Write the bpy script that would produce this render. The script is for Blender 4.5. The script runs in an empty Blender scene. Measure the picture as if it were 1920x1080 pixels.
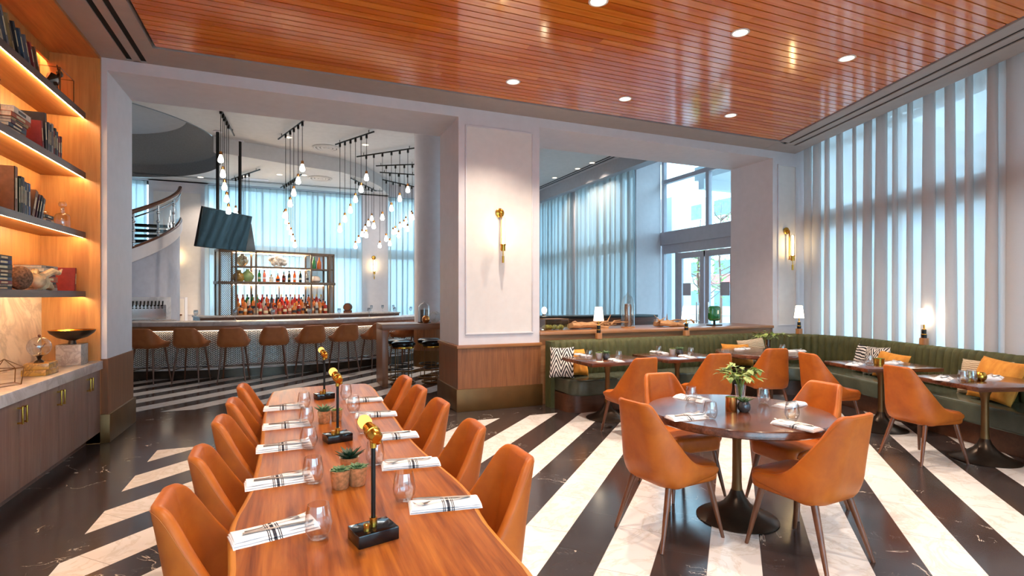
import bpy, bmesh, math, random
from mathutils import Vector, Matrix
PI = math.pi
R = math.radians
sc = bpy.context.scene
COL = sc.collection
rnd = random.Random(7)

# ---------------------------------------------------------------- camera geometry
FPX, HOR, CAMZ = 1005.0, 554.0, 1.55
SY, CY = math.sin(R(22.39)), math.cos(R(22.39))

def at(px, py, z):
    """world point seen at a pixel of the photo on the horizontal plane z"""
    Z = (CAMZ - z) * FPX / (py - HOR)
    lat = (px - 960) / FPX * Z
    return Vector((SY * Z + CY * lat, CY * Z - SY * lat, z))

def atZ(px, Z, z=0.0):
    lat = (px - 960) / FPX * Z
    return Vector((SY * Z + CY * lat, CY * Z - SY * lat, z))

cam = bpy.data.cameras.new('camera')
cam.lens = 36 * FPX / 1920
cam.sensor_width = 36
cam.shift_y = 14 / 1920
cam.clip_start = 0.05
cam.clip_end = 300
camo = bpy.data.objects.new('camera', cam)
camo.location = (0, 0, CAMZ)
camo.rotation_euler = (R(90), 0, -R(22.39))
COL.objects.link(camo)
sc.camera = camo

# ---------------------------------------------------------------- mesh builder
class MB:
    def __init__(s):
        s.v = []; s.f = []
    def add(s, vs, fs, M=None):
        o = len(s.v)
        if M is not None:
            vs = [M @ Vector(p) for p in vs]
        s.v.extend([tuple(p) for p in vs])
        s.f.extend([tuple(i + o for i in f) for f in fs])
        return s
    def bm(s, b, M=None):
        b.verts.index_update()
        s.add([v.co.copy() for v in b.verts], [[v.index for v in f.verts] for f in b.faces], M)
        b.free()
        return s
    def box(s, x0, x1, y0, y1, z0, z1, M=None):
        v = [(x0,y0,z0),(x1,y0,z0),(x1,y1,z0),(x0,y1,z0),(x0,y0,z1),(x1,y0,z1),(x1,y1,z1),(x0,y1,z1)]
        return s.add(v, [(0,3,2,1),(4,5,6,7),(0,1,5,4),(1,2,6,5),(2,3,7,6),(3,0,4,7)], M)
    def rbox(s, x0, x1, y0, y1, z0, z1, r=.005, seg=2, M=None):
        b = bmesh.new()
        bmesh.ops.create_cube(b, size=1)
        for v in b.verts:
            v.co = Vector(((x0+x1)/2 + v.co.x*(x1-x0), (y0+y1)/2 + v.co.y*(y1-y0), (z0+z1)/2 + v.co.z*(z1-z0)))
        bmesh.ops.bevel(b, geom=list(b.edges), offset=r, segments=seg, affect='EDGES', profile=.5)
        return s.bm(b, M)
    def prism(s, poly, z0, z1, r=0, seg=3, M=None):
        b = bmesh.new()
        lo = [b.verts.new((p[0], p[1], z0)) for p in poly]
        hi = [b.verts.new((p[0], p[1], z1)) for p in poly]
        n = len(poly)
        b.faces.new(lo[::-1]); b.faces.new(hi)
        for i in range(n):
            b.faces.new((lo[i], lo[(i+1) % n], hi[(i+1) % n], hi[i]))
        bmesh.ops.recalc_face_normals(b, faces=list(b.faces))
        if r:
            es = [e for e in b.edges if abs(e.verts[0].co.z - e.verts[1].co.z) < 1e-6]
            bmesh.ops.bevel(b, geom=es, offset=r, segments=seg, affect='EDGES', profile=.5)
        return s.bm(b, M)
    def cyl(s, p0, p1, r0, r1=None, n=14, caps=True):
        r1 = r0 if r1 is None else r1
        return s.tube([p0, p1], [r0, r1], n, caps)
    def tube(s, pts, rad, n=8, caps=True, closed=False):
        pts = [Vector(p) for p in pts]
        if not isinstance(rad, (list, tuple)):
            rad = [rad] * len(pts)
        rings = []
        m = len(pts)
        d0 = (pts[1] - pts[0]).normalized()
        up = Vector((0,0,1)) if abs(d0.z) < .9 else Vector((1,0,0))
        x = d0.cross(up).normalized()
        vs = []; fs = []
        for i, p in enumerate(pts):
            a = pts[(i-1) % m] if (i > 0 or closed) else pts[i]
            c = pts[(i+1) % m] if (i < m-1 or closed) else pts[i]
            d = (c - a)
            d = d.normalized() if d.length > 1e-9 else d0
            x = (x - d * x.dot(d))
            x = x.normalized() if x.length > 1e-6 else d.orthogonal().normalized()
            y = d.cross(x)
            for k in range(n):
                t = 2*PI*k/n
                vs.append(p + (x*math.cos(t) + y*math.sin(t)) * rad[i])
        for i in range(m if closed else m-1):
            j = (i+1) % m
            for k in range(n):
                k2 = (k+1) % n
                fs.append((i*n+k, i*n+k2, j*n+k2, j*n+k))
        if caps and not closed:
            fs.append(tuple(range(n))[::-1]); fs.append(tuple((m-1)*n + k for k in range(n)))
        return s.add(vs, fs)
    def lathe(s, prof, n=20, c=(0,0,0), M=None):
        vs = []; fs = []; rows = []
        for r, z in prof:
            if r < 1e-6:
                rows.append([len(vs)]); vs.append((c[0], c[1], c[2]+z))
            else:
                rows.append(list(range(len(vs), len(vs)+n)))
                for k in range(n):
                    t = 2*PI*k/n
                    vs.append((c[0]+r*math.cos(t), c[1]+r*math.sin(t), c[2]+z))
        for a, b in zip(rows, rows[1:]):
            for k in range(n):
                k2 = (k+1) % n
                if len(a) == 1 and len(b) == 1: continue
                if len(a) == 1: fs.append((a[0], b[k2], b[k]))
                elif len(b) == 1: fs.append((a[k], a[k2], b[0]))
                else: fs.append((a[k], a[k2], b[k2], b[k]))
        return s.add(vs, fs, M)
    def grid(s, rows, M=None, closed=False, flip=False):
        n = len(rows[0]); vs = [p for r in rows for p in r]; fs = []
        for i in range(len(rows)-1):
            for k in range(n if closed else n-1):
                q = (i*n+k, i*n+(k+1) % n, (i+1)*n+(k+1) % n, (i+1)*n+k)
                fs.append(q[::-1] if flip else q)
        return s.add(vs, fs, M)
    def sphere(s, c, r, n=16, m=10, sc=(1,1,1)):
        pr = []
        vs = []; fs = []
        for i in range(m+1):
            t = PI*i/m
            pr.append((max(0, math.sin(t))*r if 0 < i < m else 0, -math.cos(t)*r))
        M = Matrix.Translation(Vector(c)) @ Matrix.Diagonal((sc[0], sc[1], sc[2], 1))
        return s.lathe(pr, n, (0,0,0), M)
    def mesh(s, name, mat, ang=38):
        me = bpy.data.meshes.new(name)
        me.from_pydata(s.v, [], s.f)
        me.update()
        b = bmesh.new(); b.from_mesh(me)
        bmesh.ops.recalc_face_normals(b, faces=list(b.faces))
        b.to_mesh(me); b.free()
        me.polygons.foreach_set('use_smooth', [True]*len(me.polygons))
        me.set_sharp_from_angle(angle=R(ang))
        if mat: me.materials.append(mat)
        return me

# ---------------------------------------------------------------- objects
def obj(name, mb, mat, parent=None, loc=None, rot=None, ang=38, label=None):
    o = bpy.data.objects.new(name, mb.mesh(name, mat, ang))
    COL.objects.link(o)
    if parent is not None: o.parent = parent
    if loc is not None: o.location = loc
    if rot is not None: o.rotation_euler = rot
    if label: o['label'] = label
    return o
def tag(o, label, cat, group=None):
    o['label'] = label; o['category'] = cat
    if group: o['group'] = group
    return o
def thing(name, label, cat, loc=(0,0,0), rz=0, group=None, rot=None):
    o = bpy.data.objects.new(name, None)
    o.empty_display_size = .1
    COL.objects.link(o)
    o.location = loc
    o.rotation_euler = rot if rot is not None else (0, 0, rz)
    return tag(o, label, cat, group)
def solo(name, mb, mat, label, cat, loc=(0,0,0), rz=0, group=None, rot=None, ang=38):
    o = obj(name, mb, mat, None, loc, rot if rot is not None else (0,0,rz), ang)
    return tag(o, label, cat, group)
def struct(name, mb, mat, parent=None, ang=38):
    o = obj(name, mb, mat, parent, ang=ang)
    if parent is None: o['kind'] = 'structure'
    return o
KIDS = {}
def kids(o):
    return [c for c in o.children]
def dup(root, loc, rz=None, label=None, group=None, rot=None):
    r = root.copy(); COL.objects.link(r)
    r.location = loc
    if rot is not None: r.rotation_euler = rot
    elif rz is not None: r.rotation_euler = (0, 0, rz)
    if label: r['label'] = label
    if group: r['group'] = group
    for ch in kids(root):
        c = ch.copy(); COL.objects.link(c); c.parent = r
        for g in kids(ch):
            d = g.copy(); COL.objects.link(d); d.parent = c
    return r
class Proto:
    """build the first, copy the rest"""
    def __init__(s, make): s.make = make; s.o = None
    def place(s, loc, rz, label, group=None, rot=None):
        if s.o is None:
            s.o = s.make(); o = s.o
            o.location = loc; o.rotation_euler = rot if rot is not None else (0,0,rz)
            o['label'] = label
            if group: o['group'] = group
            return o
        return dup(s.o, loc, rz, label, group, rot)
ORD = ['first','second','third','fourth','fifth','sixth','seventh','eighth','ninth','tenth','eleventh','twelfth','thirteenth','fourteenth','fifteenth','sixteenth','seventeenth','eighteenth','nineteenth','twentieth']

# ---------------------------------------------------------------- materials
def C(h):
    h = h.lstrip('#')
    def l(c):
        c /= 255
        return c/12.92 if c <= .04045 else ((c+.055)/1.055)**2.4
    return tuple(l(int(h[i:i+2], 16)) for i in (0,2,4)) + (1,)
class NT:
    def __init__(s, name):
        s.m = bpy.data.materials.new(name); s.m.use_nodes = True
        s.t = s.m.node_tree; s.t.nodes.clear()
        s.out = s.t.nodes.new('ShaderNodeOutputMaterial')
        s._c = None
    def n(s, typ, **k):
        x = s.t.nodes.new(typ)
        for a, b in k.items(): setattr(x, a, b)
        return x
    def set(s, sock, v):
        if hasattr(v, 'is_output'): s.t.links.new(v, sock)
        elif v is not None: sock.default_value = v
    def math(s, op, a, b=None, c=None, clamp=False):
        x = s.n('ShaderNodeMath', operation=op); x.use_clamp = clamp
        s.set(x.inputs[0], a)
        if b is not None: s.set(x.inputs[1], b)
        if c is not None: s.set(x.inputs[2], c)
        return x.outputs[0]
    def coord(s, kind='Object'):
        if s._c is None: s._c = s.n('ShaderNodeTexCoord')
        return s._c.outputs[kind]
    def sep(s, v):
        x = s.n('ShaderNodeSeparateXYZ'); s.set(x.inputs[0], v); return x.outputs
    def comb(s, a, b, c):
        x = s.n('ShaderNodeCombineXYZ')
        for i, v in enumerate((a,b,c)): s.set(x.inputs[i], v)
        return x.outputs[0]
    def scale(s, v, sc):
        x = s.n('ShaderNodeMapping'); s.set(x.inputs[0], v); x.inputs['Scale'].default_value = sc
        return x.outputs[0]
    def noise(s, v, scale=5, detail=4, rough=.5, dist=0, col=False):
        x = s.n('ShaderNodeTexNoise'); s.set(x.inputs['Vector'], v)
        x.inputs['Scale'].default_value = scale; x.inputs['Detail'].default_value = detail
        x.inputs['Roughness'].default_value = rough; x.inputs['Distortion'].default_value = dist
        return x.outputs[1 if col else 0]
    def white(s, v, dim='3D'):
        x = s.n('ShaderNodeTexWhiteNoise', noise_dimensions=dim)
        s.set(x.inputs['W' if dim == '1D' else 'Vector'], v)
        return x.outputs[0]
    def ramp(s, f, stops):
        x = s.n('ShaderNodeValToRGB'); s.set(x.inputs[0], f)
        e = x.color_ramp.elements
        while len(e) < len(stops): e.new(.5)
        for i, (p, c) in enumerate(stops): e[i].position = p; e[i].color = c
        return x.outputs[0]
    def mix(s, f, a, b, mode='MIX'):
        x = s.n('ShaderNodeMix', data_type='RGBA', blend_type=mode)
        s.set(x.inputs[0], f); s.set(x.inputs[6], a); s.set(x.inputs[7], b)
        return x.outputs[2]
    def bump(s, h, strength=.2, dist=.01):
        x = s.n('ShaderNodeBump'); s.set(x.inputs['Height'], h)
        x.inputs['Strength'].default_value = strength; x.inputs['Distance'].default_value = dist
        return x.outputs[0]
    def bsdf(s, col, rough=.5, metal=0, **k):
        x = s.n('ShaderNodeBsdfPrincipled')
        s.set(x.inputs['Base Color'], col); s.set(x.inputs['Roughness'], rough); s.set(x.inputs['Metallic'], metal)
        for a, b in k.items(): s.set(x.inputs[a.replace('_', ' ')], b)
        return x.outputs[0]
    def done(s, shader):
        s.t.links.new(shader, s.out.inputs[0]); return s.m
    def mixsh(s, f, a, b):
        x = s.n('ShaderNodeMixShader'); s.set(x.inputs[0], f)
        s.t.links.new(a, x.inputs[1]); s.t.links.new(b, x.inputs[2]); return x.outputs[0]
    def sh(s, typ, col=None, **k):
        x = s.n(typ)
        if col is not None: s.set(x.inputs['Color'], col)
        for a, b in k.items(): s.set(x.inputs[a], b)
        return x.outputs[0]

def plain(name, hexc, rough=.5, metal=0, var=.06, nscale=8, **k):
    t = NT(name); c = C(hexc)
    if var:
        f = t.noise(t.coord(), nscale, 4)
        d = tuple(max(0, x*(1-var*2)) for x in c[:3]) + (1,)
        l = tuple(min(1, x*(1+var*2)) for x in c[:3]) + (1,)
        col = t.ramp(f, [(.3, d), (.7, l)])
    else: col = c
    return t.done(t.bsdf(col, rough, metal, **k))
def wood(name, dark, light, axis=2, gs=1.0, rough=.4, coat=0, bump=.05, contrast=(.3,.7)):
    t = NT(name)
    s = [26*gs, 26*gs, 26*gs]; s[axis] = 1.6*gs
    v = t.scale(t.coord(), tuple(s))
    f1 = t.noise(v, 1, 6, .6, .6)
    s2 = [220*gs]*3; s2[axis] = 6*gs
    f2 = t.noise(t.scale(t.coord(), tuple(s2)), 1, 2)
    f = t.math('ADD', t.math('MULTIPLY', f1, .75), t.math('MULTIPLY', f2, .25))
    col = t.ramp(f, [(contrast[0], C(dark)), (contrast[1], C(light))])
    return t.done(t.bsdf(col, rough, 0, Coat_Weight=coat, Coat_Roughness=.12, Normal=t.bump(f, bump, .004)))
def emit(name, col, strength):
    t = NT(name)
    return t.done(t.sh('ShaderNodeEmission', col, Strength=strength))
def glassy(name, tint='#ffffff', refl=1.0, rough=.0, base=.04, edge=None):
    t = NT(name)
    lw = t.n('ShaderNodeLayerWeight'); lw.inputs[0].default_value = .35
    fc = lw.outputs['Facing']
    f = t.math('ADD', t.math('MULTIPLY', t.math('POWER', fc, 2.2), .75*refl), base, clamp=True)
    tc = t.mix(t.math('POWER', fc, 3.0), C(tint), C(edge)) if edge else C(tint)
    return t.done(t.mixsh(f, t.sh('ShaderNodeBsdfTransparent', tc), t.sh('ShaderNodeBsdfGlossy', (1,1,1,1), Roughness=rough)))
def bottle_glass(name, hexc, clear=.35):
    t = NT(name); c = C(hexc)
    a = t.mixsh(clear, t.sh('ShaderNodeBsdfTranslucent', c), t.sh('ShaderNodeBsdfTransparent', c))
    a = t.mixsh(.3, a, t.sh('ShaderNodeBsdfDiffuse', c))
    lw = t.n('ShaderNodeLayerWeight'); lw.inputs[0].default_value = .3
    f = t.math('ADD', t.math('MULTIPLY', lw.outputs['Facing'], .4), .05)
    return t.done(t.mixsh(f, a, t.sh('ShaderNodeBsdfGlossy', (1,1,1,1), Roughness=.08)))

M = {}
M['wall'] = plain('painted_white', '#dcd6da', .6, var=.015)
M['panel'] = plain('panel_paint', '#e4dcd8', .6, var=.015)
M['taupe'] = plain('painted_taupe', '#aaa09b', .6, var=.02)
M['barceil'] = plain('bar_ceiling_paint', '#c9c5c4', .7, var=.02)
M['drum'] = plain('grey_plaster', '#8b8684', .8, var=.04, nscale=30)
M['step'] = plain('ceiling_riser_paint', '#a9a9b0', .7, var=.02)
M['black'] = plain('black_metal', '#15130f', .35, .3, var=.05)
M['slot'] = plain('black_slot', '#050505', .8, var=0)
M['brass'] = plain('brass', '#c8963f', .25, 1, var=.08)
M['oldbrass'] = plain('aged_brass', '#74502a', .42, .6, var=.07, nscale=5)
M['bronze'] = plain('dark_bronze', '#4a3d33', .32, .7, var=.12)
M['chrome'] = plain('chrome', '#c8c8ca', .12, 1, var=0)
M['copper'] = plain('copper', '#d08a4c', .25, 1, var=.1, nscale=20)
M['shelfwood'] = wood('shelf_wood', '#b4763c', '#d89c58', 2, .8, .42, .1)
M['darkshelf'] = wood('shelf_edge_wood', '#4f3a30', '#6e5446', 1, 1, .45)
M['cabwood'] = wood('cabinet_oak', '#745449', '#957466', 2, 1.2, .5)
M['wainscot'] = wood('wainscot_walnut', '#6d4024', '#9c6238', 2, 1.1, .4, .1)
M['capwood'] = wood('cap_walnut', '#8a5630', '#ae7444', 0, 1, .4, .1)
M['ledgewood'] = wood('ledge_walnut', '#8a5a38', '#b5825a', 0, 1, .3, .25)
def slab_wood():
    t = NT('live_edge_walnut')
    x, y, z = t.sep(t.coord())
    f1 = t.noise(t.scale(t.coord(), (11, .9, 9)), 1, 6, .6, .9)
    f2 = t.noise(t.scale(t.coord(), (90, 3, 90)), 1, 3)
    f = t.math('ADD', t.math('MULTIPLY', f1, .7), t.math('MULTIPLY', f2, .3))
    col = t.ramp(f, [(.34, C('#652a08')), (.5, C('#97501a')), (.68, C('#bb7028'))])
    for kx, ky, sz in ((-.053, -1.49, .022), (.21, -.92, .02), (-.02, .1, .018), (.12, -1.75, .016)):
        d = t.math('SQRT', t.math('ADD', t.math('POWER', t.math('MULTIPLY', t.math('SUBTRACT', x, kx), 1.0), 2), t.math('POWER', t.math('MULTIPLY', t.math('SUBTRACT', y, ky), .55), 2)))
        d = t.math('ADD', d, t.math('MULTIPLY', t.math('SUBTRACT', f2, .5), .012))
        k = t.math('MULTIPLY', t.math('SUBTRACT', 1.0, t.math('DIVIDE', d, sz), None, True), .75)
        col = t.mix(k, col, C('#2b1408'))
    return t.done(t.bsdf(col, .34, 0, Specular_IOR_Level=.3, Normal=t.bump(f, .04, .003)))
M['tablewood'] = slab_wood()
M['sapwood'] = wood('sapwood_edge', '#b56a22', '#d99040', 1, .5, .4)
M['darktable'] = wood('stained_walnut', '#3a1d12', '#774630', 0, .6, .2, .5, contrast=(.36,.64))
M['legwood'] = wood('walnut_leg', '#56301d', '#7d4a2e', 2, 1, .35, .2)
M['basewood'] = wood('banquette_plinth', '#4a2a1b', '#6b422c', 0, 1, .4)
M['hightable'] = wood('high_table_oak', '#7a4a30', '#9a6544', 0, 1, .4, .1)
M['hightable_v'] = wood('high_table_leg_oak', '#7a4a30', '#9a6544', 2, 1, .4, .1)
M['lampwood'] = wood('lamp_base_wood', '#9a6238', '#c08a58', 2, 1, .4)
def leather(name, dark, light, rough=.42, sc=220):
    t = NT(name)
    f = t.noise(t.coord(), 5, 5, .6, .3)
    g = t.noise(t.coord(), sc, 3)
    col = t.ramp(f, [(.28, C(dark)), (.72, C(light))])
    return t.done(t.bsdf(col, rough, 0, Normal=t.bump(g, .12, .002), Specular_IOR_Level=.35))
M['leather'] = leather('tan_leather', '#a24e17', '#c66a22')
M['stitch'] = plain('stitching', '#b8743c', .7, var=0)
M['stoolleather'] = leather('stool_tan_leather', '#96512a', '#b46a3a')
M['greenseat'] = leather('green_leather', '#474a3e', '#5b5f51', .22)
M['blackleather'] = leather('black_leather', '#0d0d10', '#1b1b20', .25)
def velvet(name, dark, light):
    t = NT(name)
    f = t.noise(t.scale(t.coord(), (3,3,1.2)), 6, 5, .6)
    col = t.ramp(f, [(.3, C(dark)), (.7, C(light))])
    return t.done(t.bsdf(col, .75, 0, Sheen_Weight=.35, Sheen_Roughness=.35, Sheen_Tint=C('#8c9a62')))
M['velvet'] = velvet('green_velvet', '#3b3c1d', '#52502a')
M['orangevelvet'] = velvet('orange_velvet', '#c4761c', '#e09a3a')
M['napkin'] = None
M['steel'] = plain('cutlery_steel', '#b8b4b0', .3, .9, var=.05)
M['glass'] = glassy('drinking_glass', '#fbfbfb', 1.0, .02, .09, '#bdbdc2')
M['wineglass'] = glassy('wine_glass', '#dfe4e8', 1.0, .02, .16, '#5d646c')
M['pane'] = glassy('window_pane', '#eef6f8', .8, .0, .03)
M['cloche'] = glassy('cloche_glass', '#f2f5f5', 1.0, .02, .09, '#9a9fa4')
M['smoke'] = glassy('smoked_glass', '#b9a58e', 1.0, .02, .1)
M['blackmarble'] = None
M['paper'] = plain('book_pages', '#e2d3b8', .8, var=.08, nscale=60)
M['ceramic'] = plain('white_ceramic', '#dcd6d2', .35, var=.05)
M['soil'] = plain('potting_soil', '#2b2018', .9, var=.2, nscale=60)
M['led'] = emit('led_strip', (1, .69, .35, 1), 52)
M['ledcool'] = emit('bar_led_strip', (1, .86, .66, 1), 2.2)
M['bulb'] = emit('lit_bulb', (1, .95, .88, 1), 6)
M['amberbulb'] = emit('lit_amber_bulb', (1, .5, .12, 1), .75)
M['tube'] = emit('lit_tube', (1, .70, .34, 1), 16)
M['shade'] = emit('lit_lamp_shade', (1, .82, .6, 1), 2.8)
M['lens'] = emit('downlight_lens', (1, .82, .6, 1), 1.6)
M['candle'] = emit('candle_glow', (1, .8, .5, 1), 8)
M['screen'] = plain('tv_screen', '#101c21', .05, 0, var=0, Specular_IOR_Level=1.0)

def pale_marble(name, base, vein, sc=3, rough=.2):
    t = NT(name); v = t.coord()
    n = t.noise(v, sc, 8, .6, 1.2)
    d = t.math('ABSOLUTE', t.math('SUBTRACT', n, .5))
    f = t.math('MULTIPLY', d, 14, clamp=True)
    n2 = t.noise(v, sc*.6, 4)
    col = t.mix(t.math('MULTIPLY', n2, .5), C(base), C(vein))
    col = t.mix(f, t.mix(.55, C(base), C(vein)), t.mix(.08, C(base), C(vein)))
    return t.done(t.bsdf(col, rough))
M['quartz'] = pale_marble('white_quartz', '#e6dfdd', '#b3a8a4', 2.2)
M['splash'] = pale_marble('veined_backsplash', '#dcc9b6', '#7d6f66', 1.6, .3)
M['cubemarble'] = pale_marble('grey_marble', '#b9aea4', '#6f625a', 9, .35)
M['blackmarble'] = pale_marble('black_marble', '#09090a', '#18181a', 4, .08)
M['goldstone'] = pale_marble('gold_agate', '#c19140', '#463a2c', 8, .25)
M['barTop'] = pale_marble('bar_quartz', '#b7a79d', '#8a7a72', 2.5, .25)

def napkin_mat():
    t = NT('striped_napkin'); x, y, z = t.sep(t.coord())
    a = t.math('ABSOLUTE', t.math('ADD', x, .008))
    wide = t.math('LESS_THAN', a, .0055)
    b = t.math('ABSOLUTE', t.math('SUBTRACT', a, .0135)); l1 = t.math('LESS_THAN', b, .0016)
    c = t.math('ABSOLUTE', t.math('SUBTRACT', a, .0195)); l2 = t.math('LESS_THAN', c, .0016)
    m = t.math('MAXIMUM', wide, t.math('MAXIMUM', l1, l2))
    col = t.mix(m, C('#f5f2f4'), C('#3a3a44'))
    n = t.noise(t.coord(), 400, 2)
    return t.done(t.bsdf(col, .85, 0, Normal=t.bump(n, .2, .001)))
M['napkin'] = napkin_mat()

def floor_mat():
    t = NT('striped_tile_floor')
    x, y, z = t.sep(t.coord())
    s = t.math('MULTIPLY', t.math('SUBTRACT', x, y), .70711)
    u = t.math('MULTIPLY', t.math('ADD', x, y), .70711)
    k = t.math('DIVIDE', t.math('ADD', s, .148), .2885)
    ki = t.math('FLOOR', k)
    white = t.math('LESS_THAN', t.math('MODULO', t.math('ADD', ki, 200), 2), .5)
    near = t.math('MULTIPLY', t.math('LESS_THAN', y, 6.32), t.math('GREATER_THAN', x, -1.24))
    far = t.math('GREATER_THAN', y, 8.38)
    zone = t.math('MAXIMUM', near, far)
    isw = t.math('MULTIPLY', white, zone)
    # joints
    kf = t.math('FRACT', k)
    ul = t.math('ADD', t.math('DIVIDE', u, .6), t.math('MULTIPLY', t.math('MODULO', t.math('ADD', ki, 200), 3), .37))
    uf = t.math('FRACT', ul)
    j1 = t.math('MAXIMUM', t.math('LESS_THAN', uf, .005), t.math('LESS_THAN', kf, .008))
    gx = t.math('FRACT', t.math('DIVIDE', t.math('ADD', x, 10.04), .31)); gy = t.math('FRACT', t.math('DIVIDE', y, .62))
    j2 = t.math('MAXIMUM', t.math('LESS_THAN', gx, .009), t.math('LESS_THAN', gy, .004))
    jz = t.math('ADD', t.math('MULTIPLY', j1, zone), t.math('MULTIPLY', j2, t.math('SUBTRACT', 1.0, zone)))
    cell = t.comb(ki, t.math('FLOOR', ul), 0)
    rv = t.white(cell)
    off = t.n('ShaderNodeTexWhiteNoise', noise_dimensions='3D'); t.set(off.inputs[0], cell)
    vv = t.n('ShaderNodeVectorMath', operation='MULTIPLY_ADD')
    t.set(vv.inputs[0], off.outputs[1]); vv.inputs[1].default_value = (7,7,7); t.set(vv.inputs[2], t.coord())
    v = vv.outputs[0]
    nw = t.noise(v, 2.6, 7, .62, 1.6)
    dv = t.math('MULTIPLY', t.math('ABSOLUTE', t.math('SUBTRACT', nw, .5)), 26, clamp=True)
    wcol = t.mix(dv, C('#d9cfc6'), C('#ebe5e2'))
    wcol = t.mix(t.math('MULTIPLY', t.noise(v, 1.3, 3), .3), wcol, C('#dcd0c8'))
    nb = t.noise(v, 1.15, 6, .55, 1.1)
    db = t.math('LESS_THAN', t.math('ABSOLUTE', t.math('SUBTRACT', nb, .5)), .0026)
    br = t.math('GREATER_THAN', t.noise(v, 2.3, 2), .56)
    nb2 = t.noise(v, 3.2, 5, .6, 2.0)
    db2 = t.math('MULTIPLY', t.math('LESS_THAN', t.math('ABSOLUTE', t.math('SUBTRACT', nb2, .47)), .003), .18)
    bcol = t.mix(t.noise(v, 5, 5), C('#332b2b'), C('#463d3c'))
    bcol = t.mix(t.math('MULTIPLY', t.math('MAXIMUM', db, db2), br), bcol, C('#b9ab9d'))
    col = t.mix(isw, bcol, wcol)
    jc = t.mix(isw, C('#4d4541'), C('#8d8178'))
    col = t.mix(jz, col, jc)
    rough = t.math('ADD', t.math('MULTIPLY', t.noise(t.coord(), 3, 4), .1), .12)
    return t.done(t.bsdf(col, rough, 0, Specular_IOR_Level=.5))
M['floor'] = floor_mat()

PITCH = .0985
def ceiling_mat():
    t = NT('cherry_slats')
    x, y, z = t.sep(t.coord())
    row = t.math('FLOOR', t.math('DIVIDE', y, PITCH))
    r1 = t.white(row, '1D')
    seg = t.math('FLOOR', t.math('ADD', t.math('DIVIDE', x, 2.4), t.math('MULTIPLY', r1, 5)))
    r2 = t.white(t.comb(row, seg, 0))
    g = t.noise(t.comb(t.math('MULTIPLY', x, 1.4), t.math('MULTIPLY', y, 30), t.math('MULTIPLY', r2, 40)), 1, 5, .6, .4)
    f = t.math('ADD', t.math('MULTIPLY', r2, .32), t.math('MULTIPLY', g, .68))
    col = t.ramp(f, [(.25, C('#c65c16')), (.5, C('#de7622')), (.75, C('#ee9032'))])
    rough = t.math('ADD', t.math('MULTIPLY', g, .06), .08)
    return t.done(t.bsdf(col, rough, 0, Specular_IOR_Level=.75, Coat_Weight=.3, Coat_Roughness=.1))
M['slats'] = ceiling_mat()

def herring_mat(cx, cy, rad):
    t = NT('chevron_tile')
    x, y, z = t.sep(t.coord())
    a = t.math('MULTIPLY', t.math('ARCTAN2', t.math('SUBTRACT', y, cy), t.math('SUBTRACT', x, cx)), rad)
    p = .076
    uf = t.math('FRACT', t.math('DIVIDE', t.math('ADD', a, 50), p))
    tri = t.math('ABSOLUTE', t.math('SUBTRACT', uf, .5))
    q = t.math('FRACT', t.math('DIVIDE', t.math('ADD', z, t.math('MULTIPLY', tri, .085)), .039))
    blk = t.math('LESS_THAN', q, .52)
    gap = t.math('MAXIMUM', t.math('LESS_THAN', tri, .03), t.math('GREATER_THAN', tri, .47))
    m = t.math('MULTIPLY', blk, t.math('SUBTRACT', 1.0, gap))
    col = t.mix(m, C('#e6ded6'), C('#1c1a1c'))
    return t.done(t.bsdf(col, .25))
def chevron_cloth():
    t = NT('chevron_cloth'); x, y, z = t.sep(t.coord())
    tri = t.math('ABSOLUTE', t.math('SUBTRACT', t.math('FRACT', t.math('DIVIDE', t.math('ADD', x, 5.03), .14)), .5))
    q = t.math('FRACT', t.math('DIVIDE', t.math('ADD', z, t.math('MULTIPLY', tri, .32)), .075))
    col = t.mix(t.math('LESS_THAN', q, .5), C('#e6dcd4'), C('#1e1a20'))
    return t.done(t.bsdf(col, .85))
def stripe_cloth(name, a, b, sc, thr=.5):
    t = NT(name); x, y, z = t.sep(t.coord())
    w = t.noise(t.coord(), 9, 3)
    q = t.math('FRACT', t.math('ADD', t.math('DIVIDE', z, sc), t.math('MULTIPLY', w, 1.3)))
    col = t.mix(t.math('LESS_THAN', q, thr), C(a), C(b))
    return t.done(t.bsdf(col, .9))
M['chevcloth'] = chevron_cloth()
M['beigecloth'] = stripe_cloth('beige_ripple_cloth', '#d8c3a6', '#8d7358', .022, .4)
M['zebracloth'] = stripe_cloth('zebra_cloth', '#e9e0da', '#1d1a20', .04, .5)

def curtain_mat(name, tint, through=.18, trans=.62):
    t = NT(name)
    weave = t.noise(t.scale(t.coord(), (1, 1, 6)), 60, 2)
    f = t.math('ADD', t.math('MULTIPLY', weave, .06), through-.03)
    c = C(tint)
    a = t.mixsh(trans, t.sh('ShaderNodeBsdfDiffuse', c), t.sh('ShaderNodeBsdfTranslucent', c))
    return t.done(t.mixsh(f, a, t.sh('ShaderNodeBsdfTransparent', (.96,.98,1,1))))
M['curtain'] = curtain_mat('sheer_curtain', '#e2dddc', .065, .42)
M['curtainbar'] = curtain_mat('sheer_curtain_bar', '#c3cfd3', .06, .5)
def mesh_mat():
    t = NT('metal_mesh'); x, y, z = t.sep(t.coord())
    a = t.math('FRACT', t.math('MULTIPLY', t.math('ADD', t.math('ADD', x, y), z), 22))
    b = t.math('FRACT', t.math('MULTIPLY', t.math('SUBTRACT', t.math('ADD', x, y), z), 22))
    m = t.math('MAXIMUM', t.math('LESS_THAN', a, .3), t.math('LESS_THAN', b, .3))
    return t.done(t.mixsh(m, t.sh('ShaderNodeBsdfTransparent', (1,1,1,1)), t.bsdf(C('#6d5844'), .4, .6)))
M['mesh'] = mesh_mat()
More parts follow.
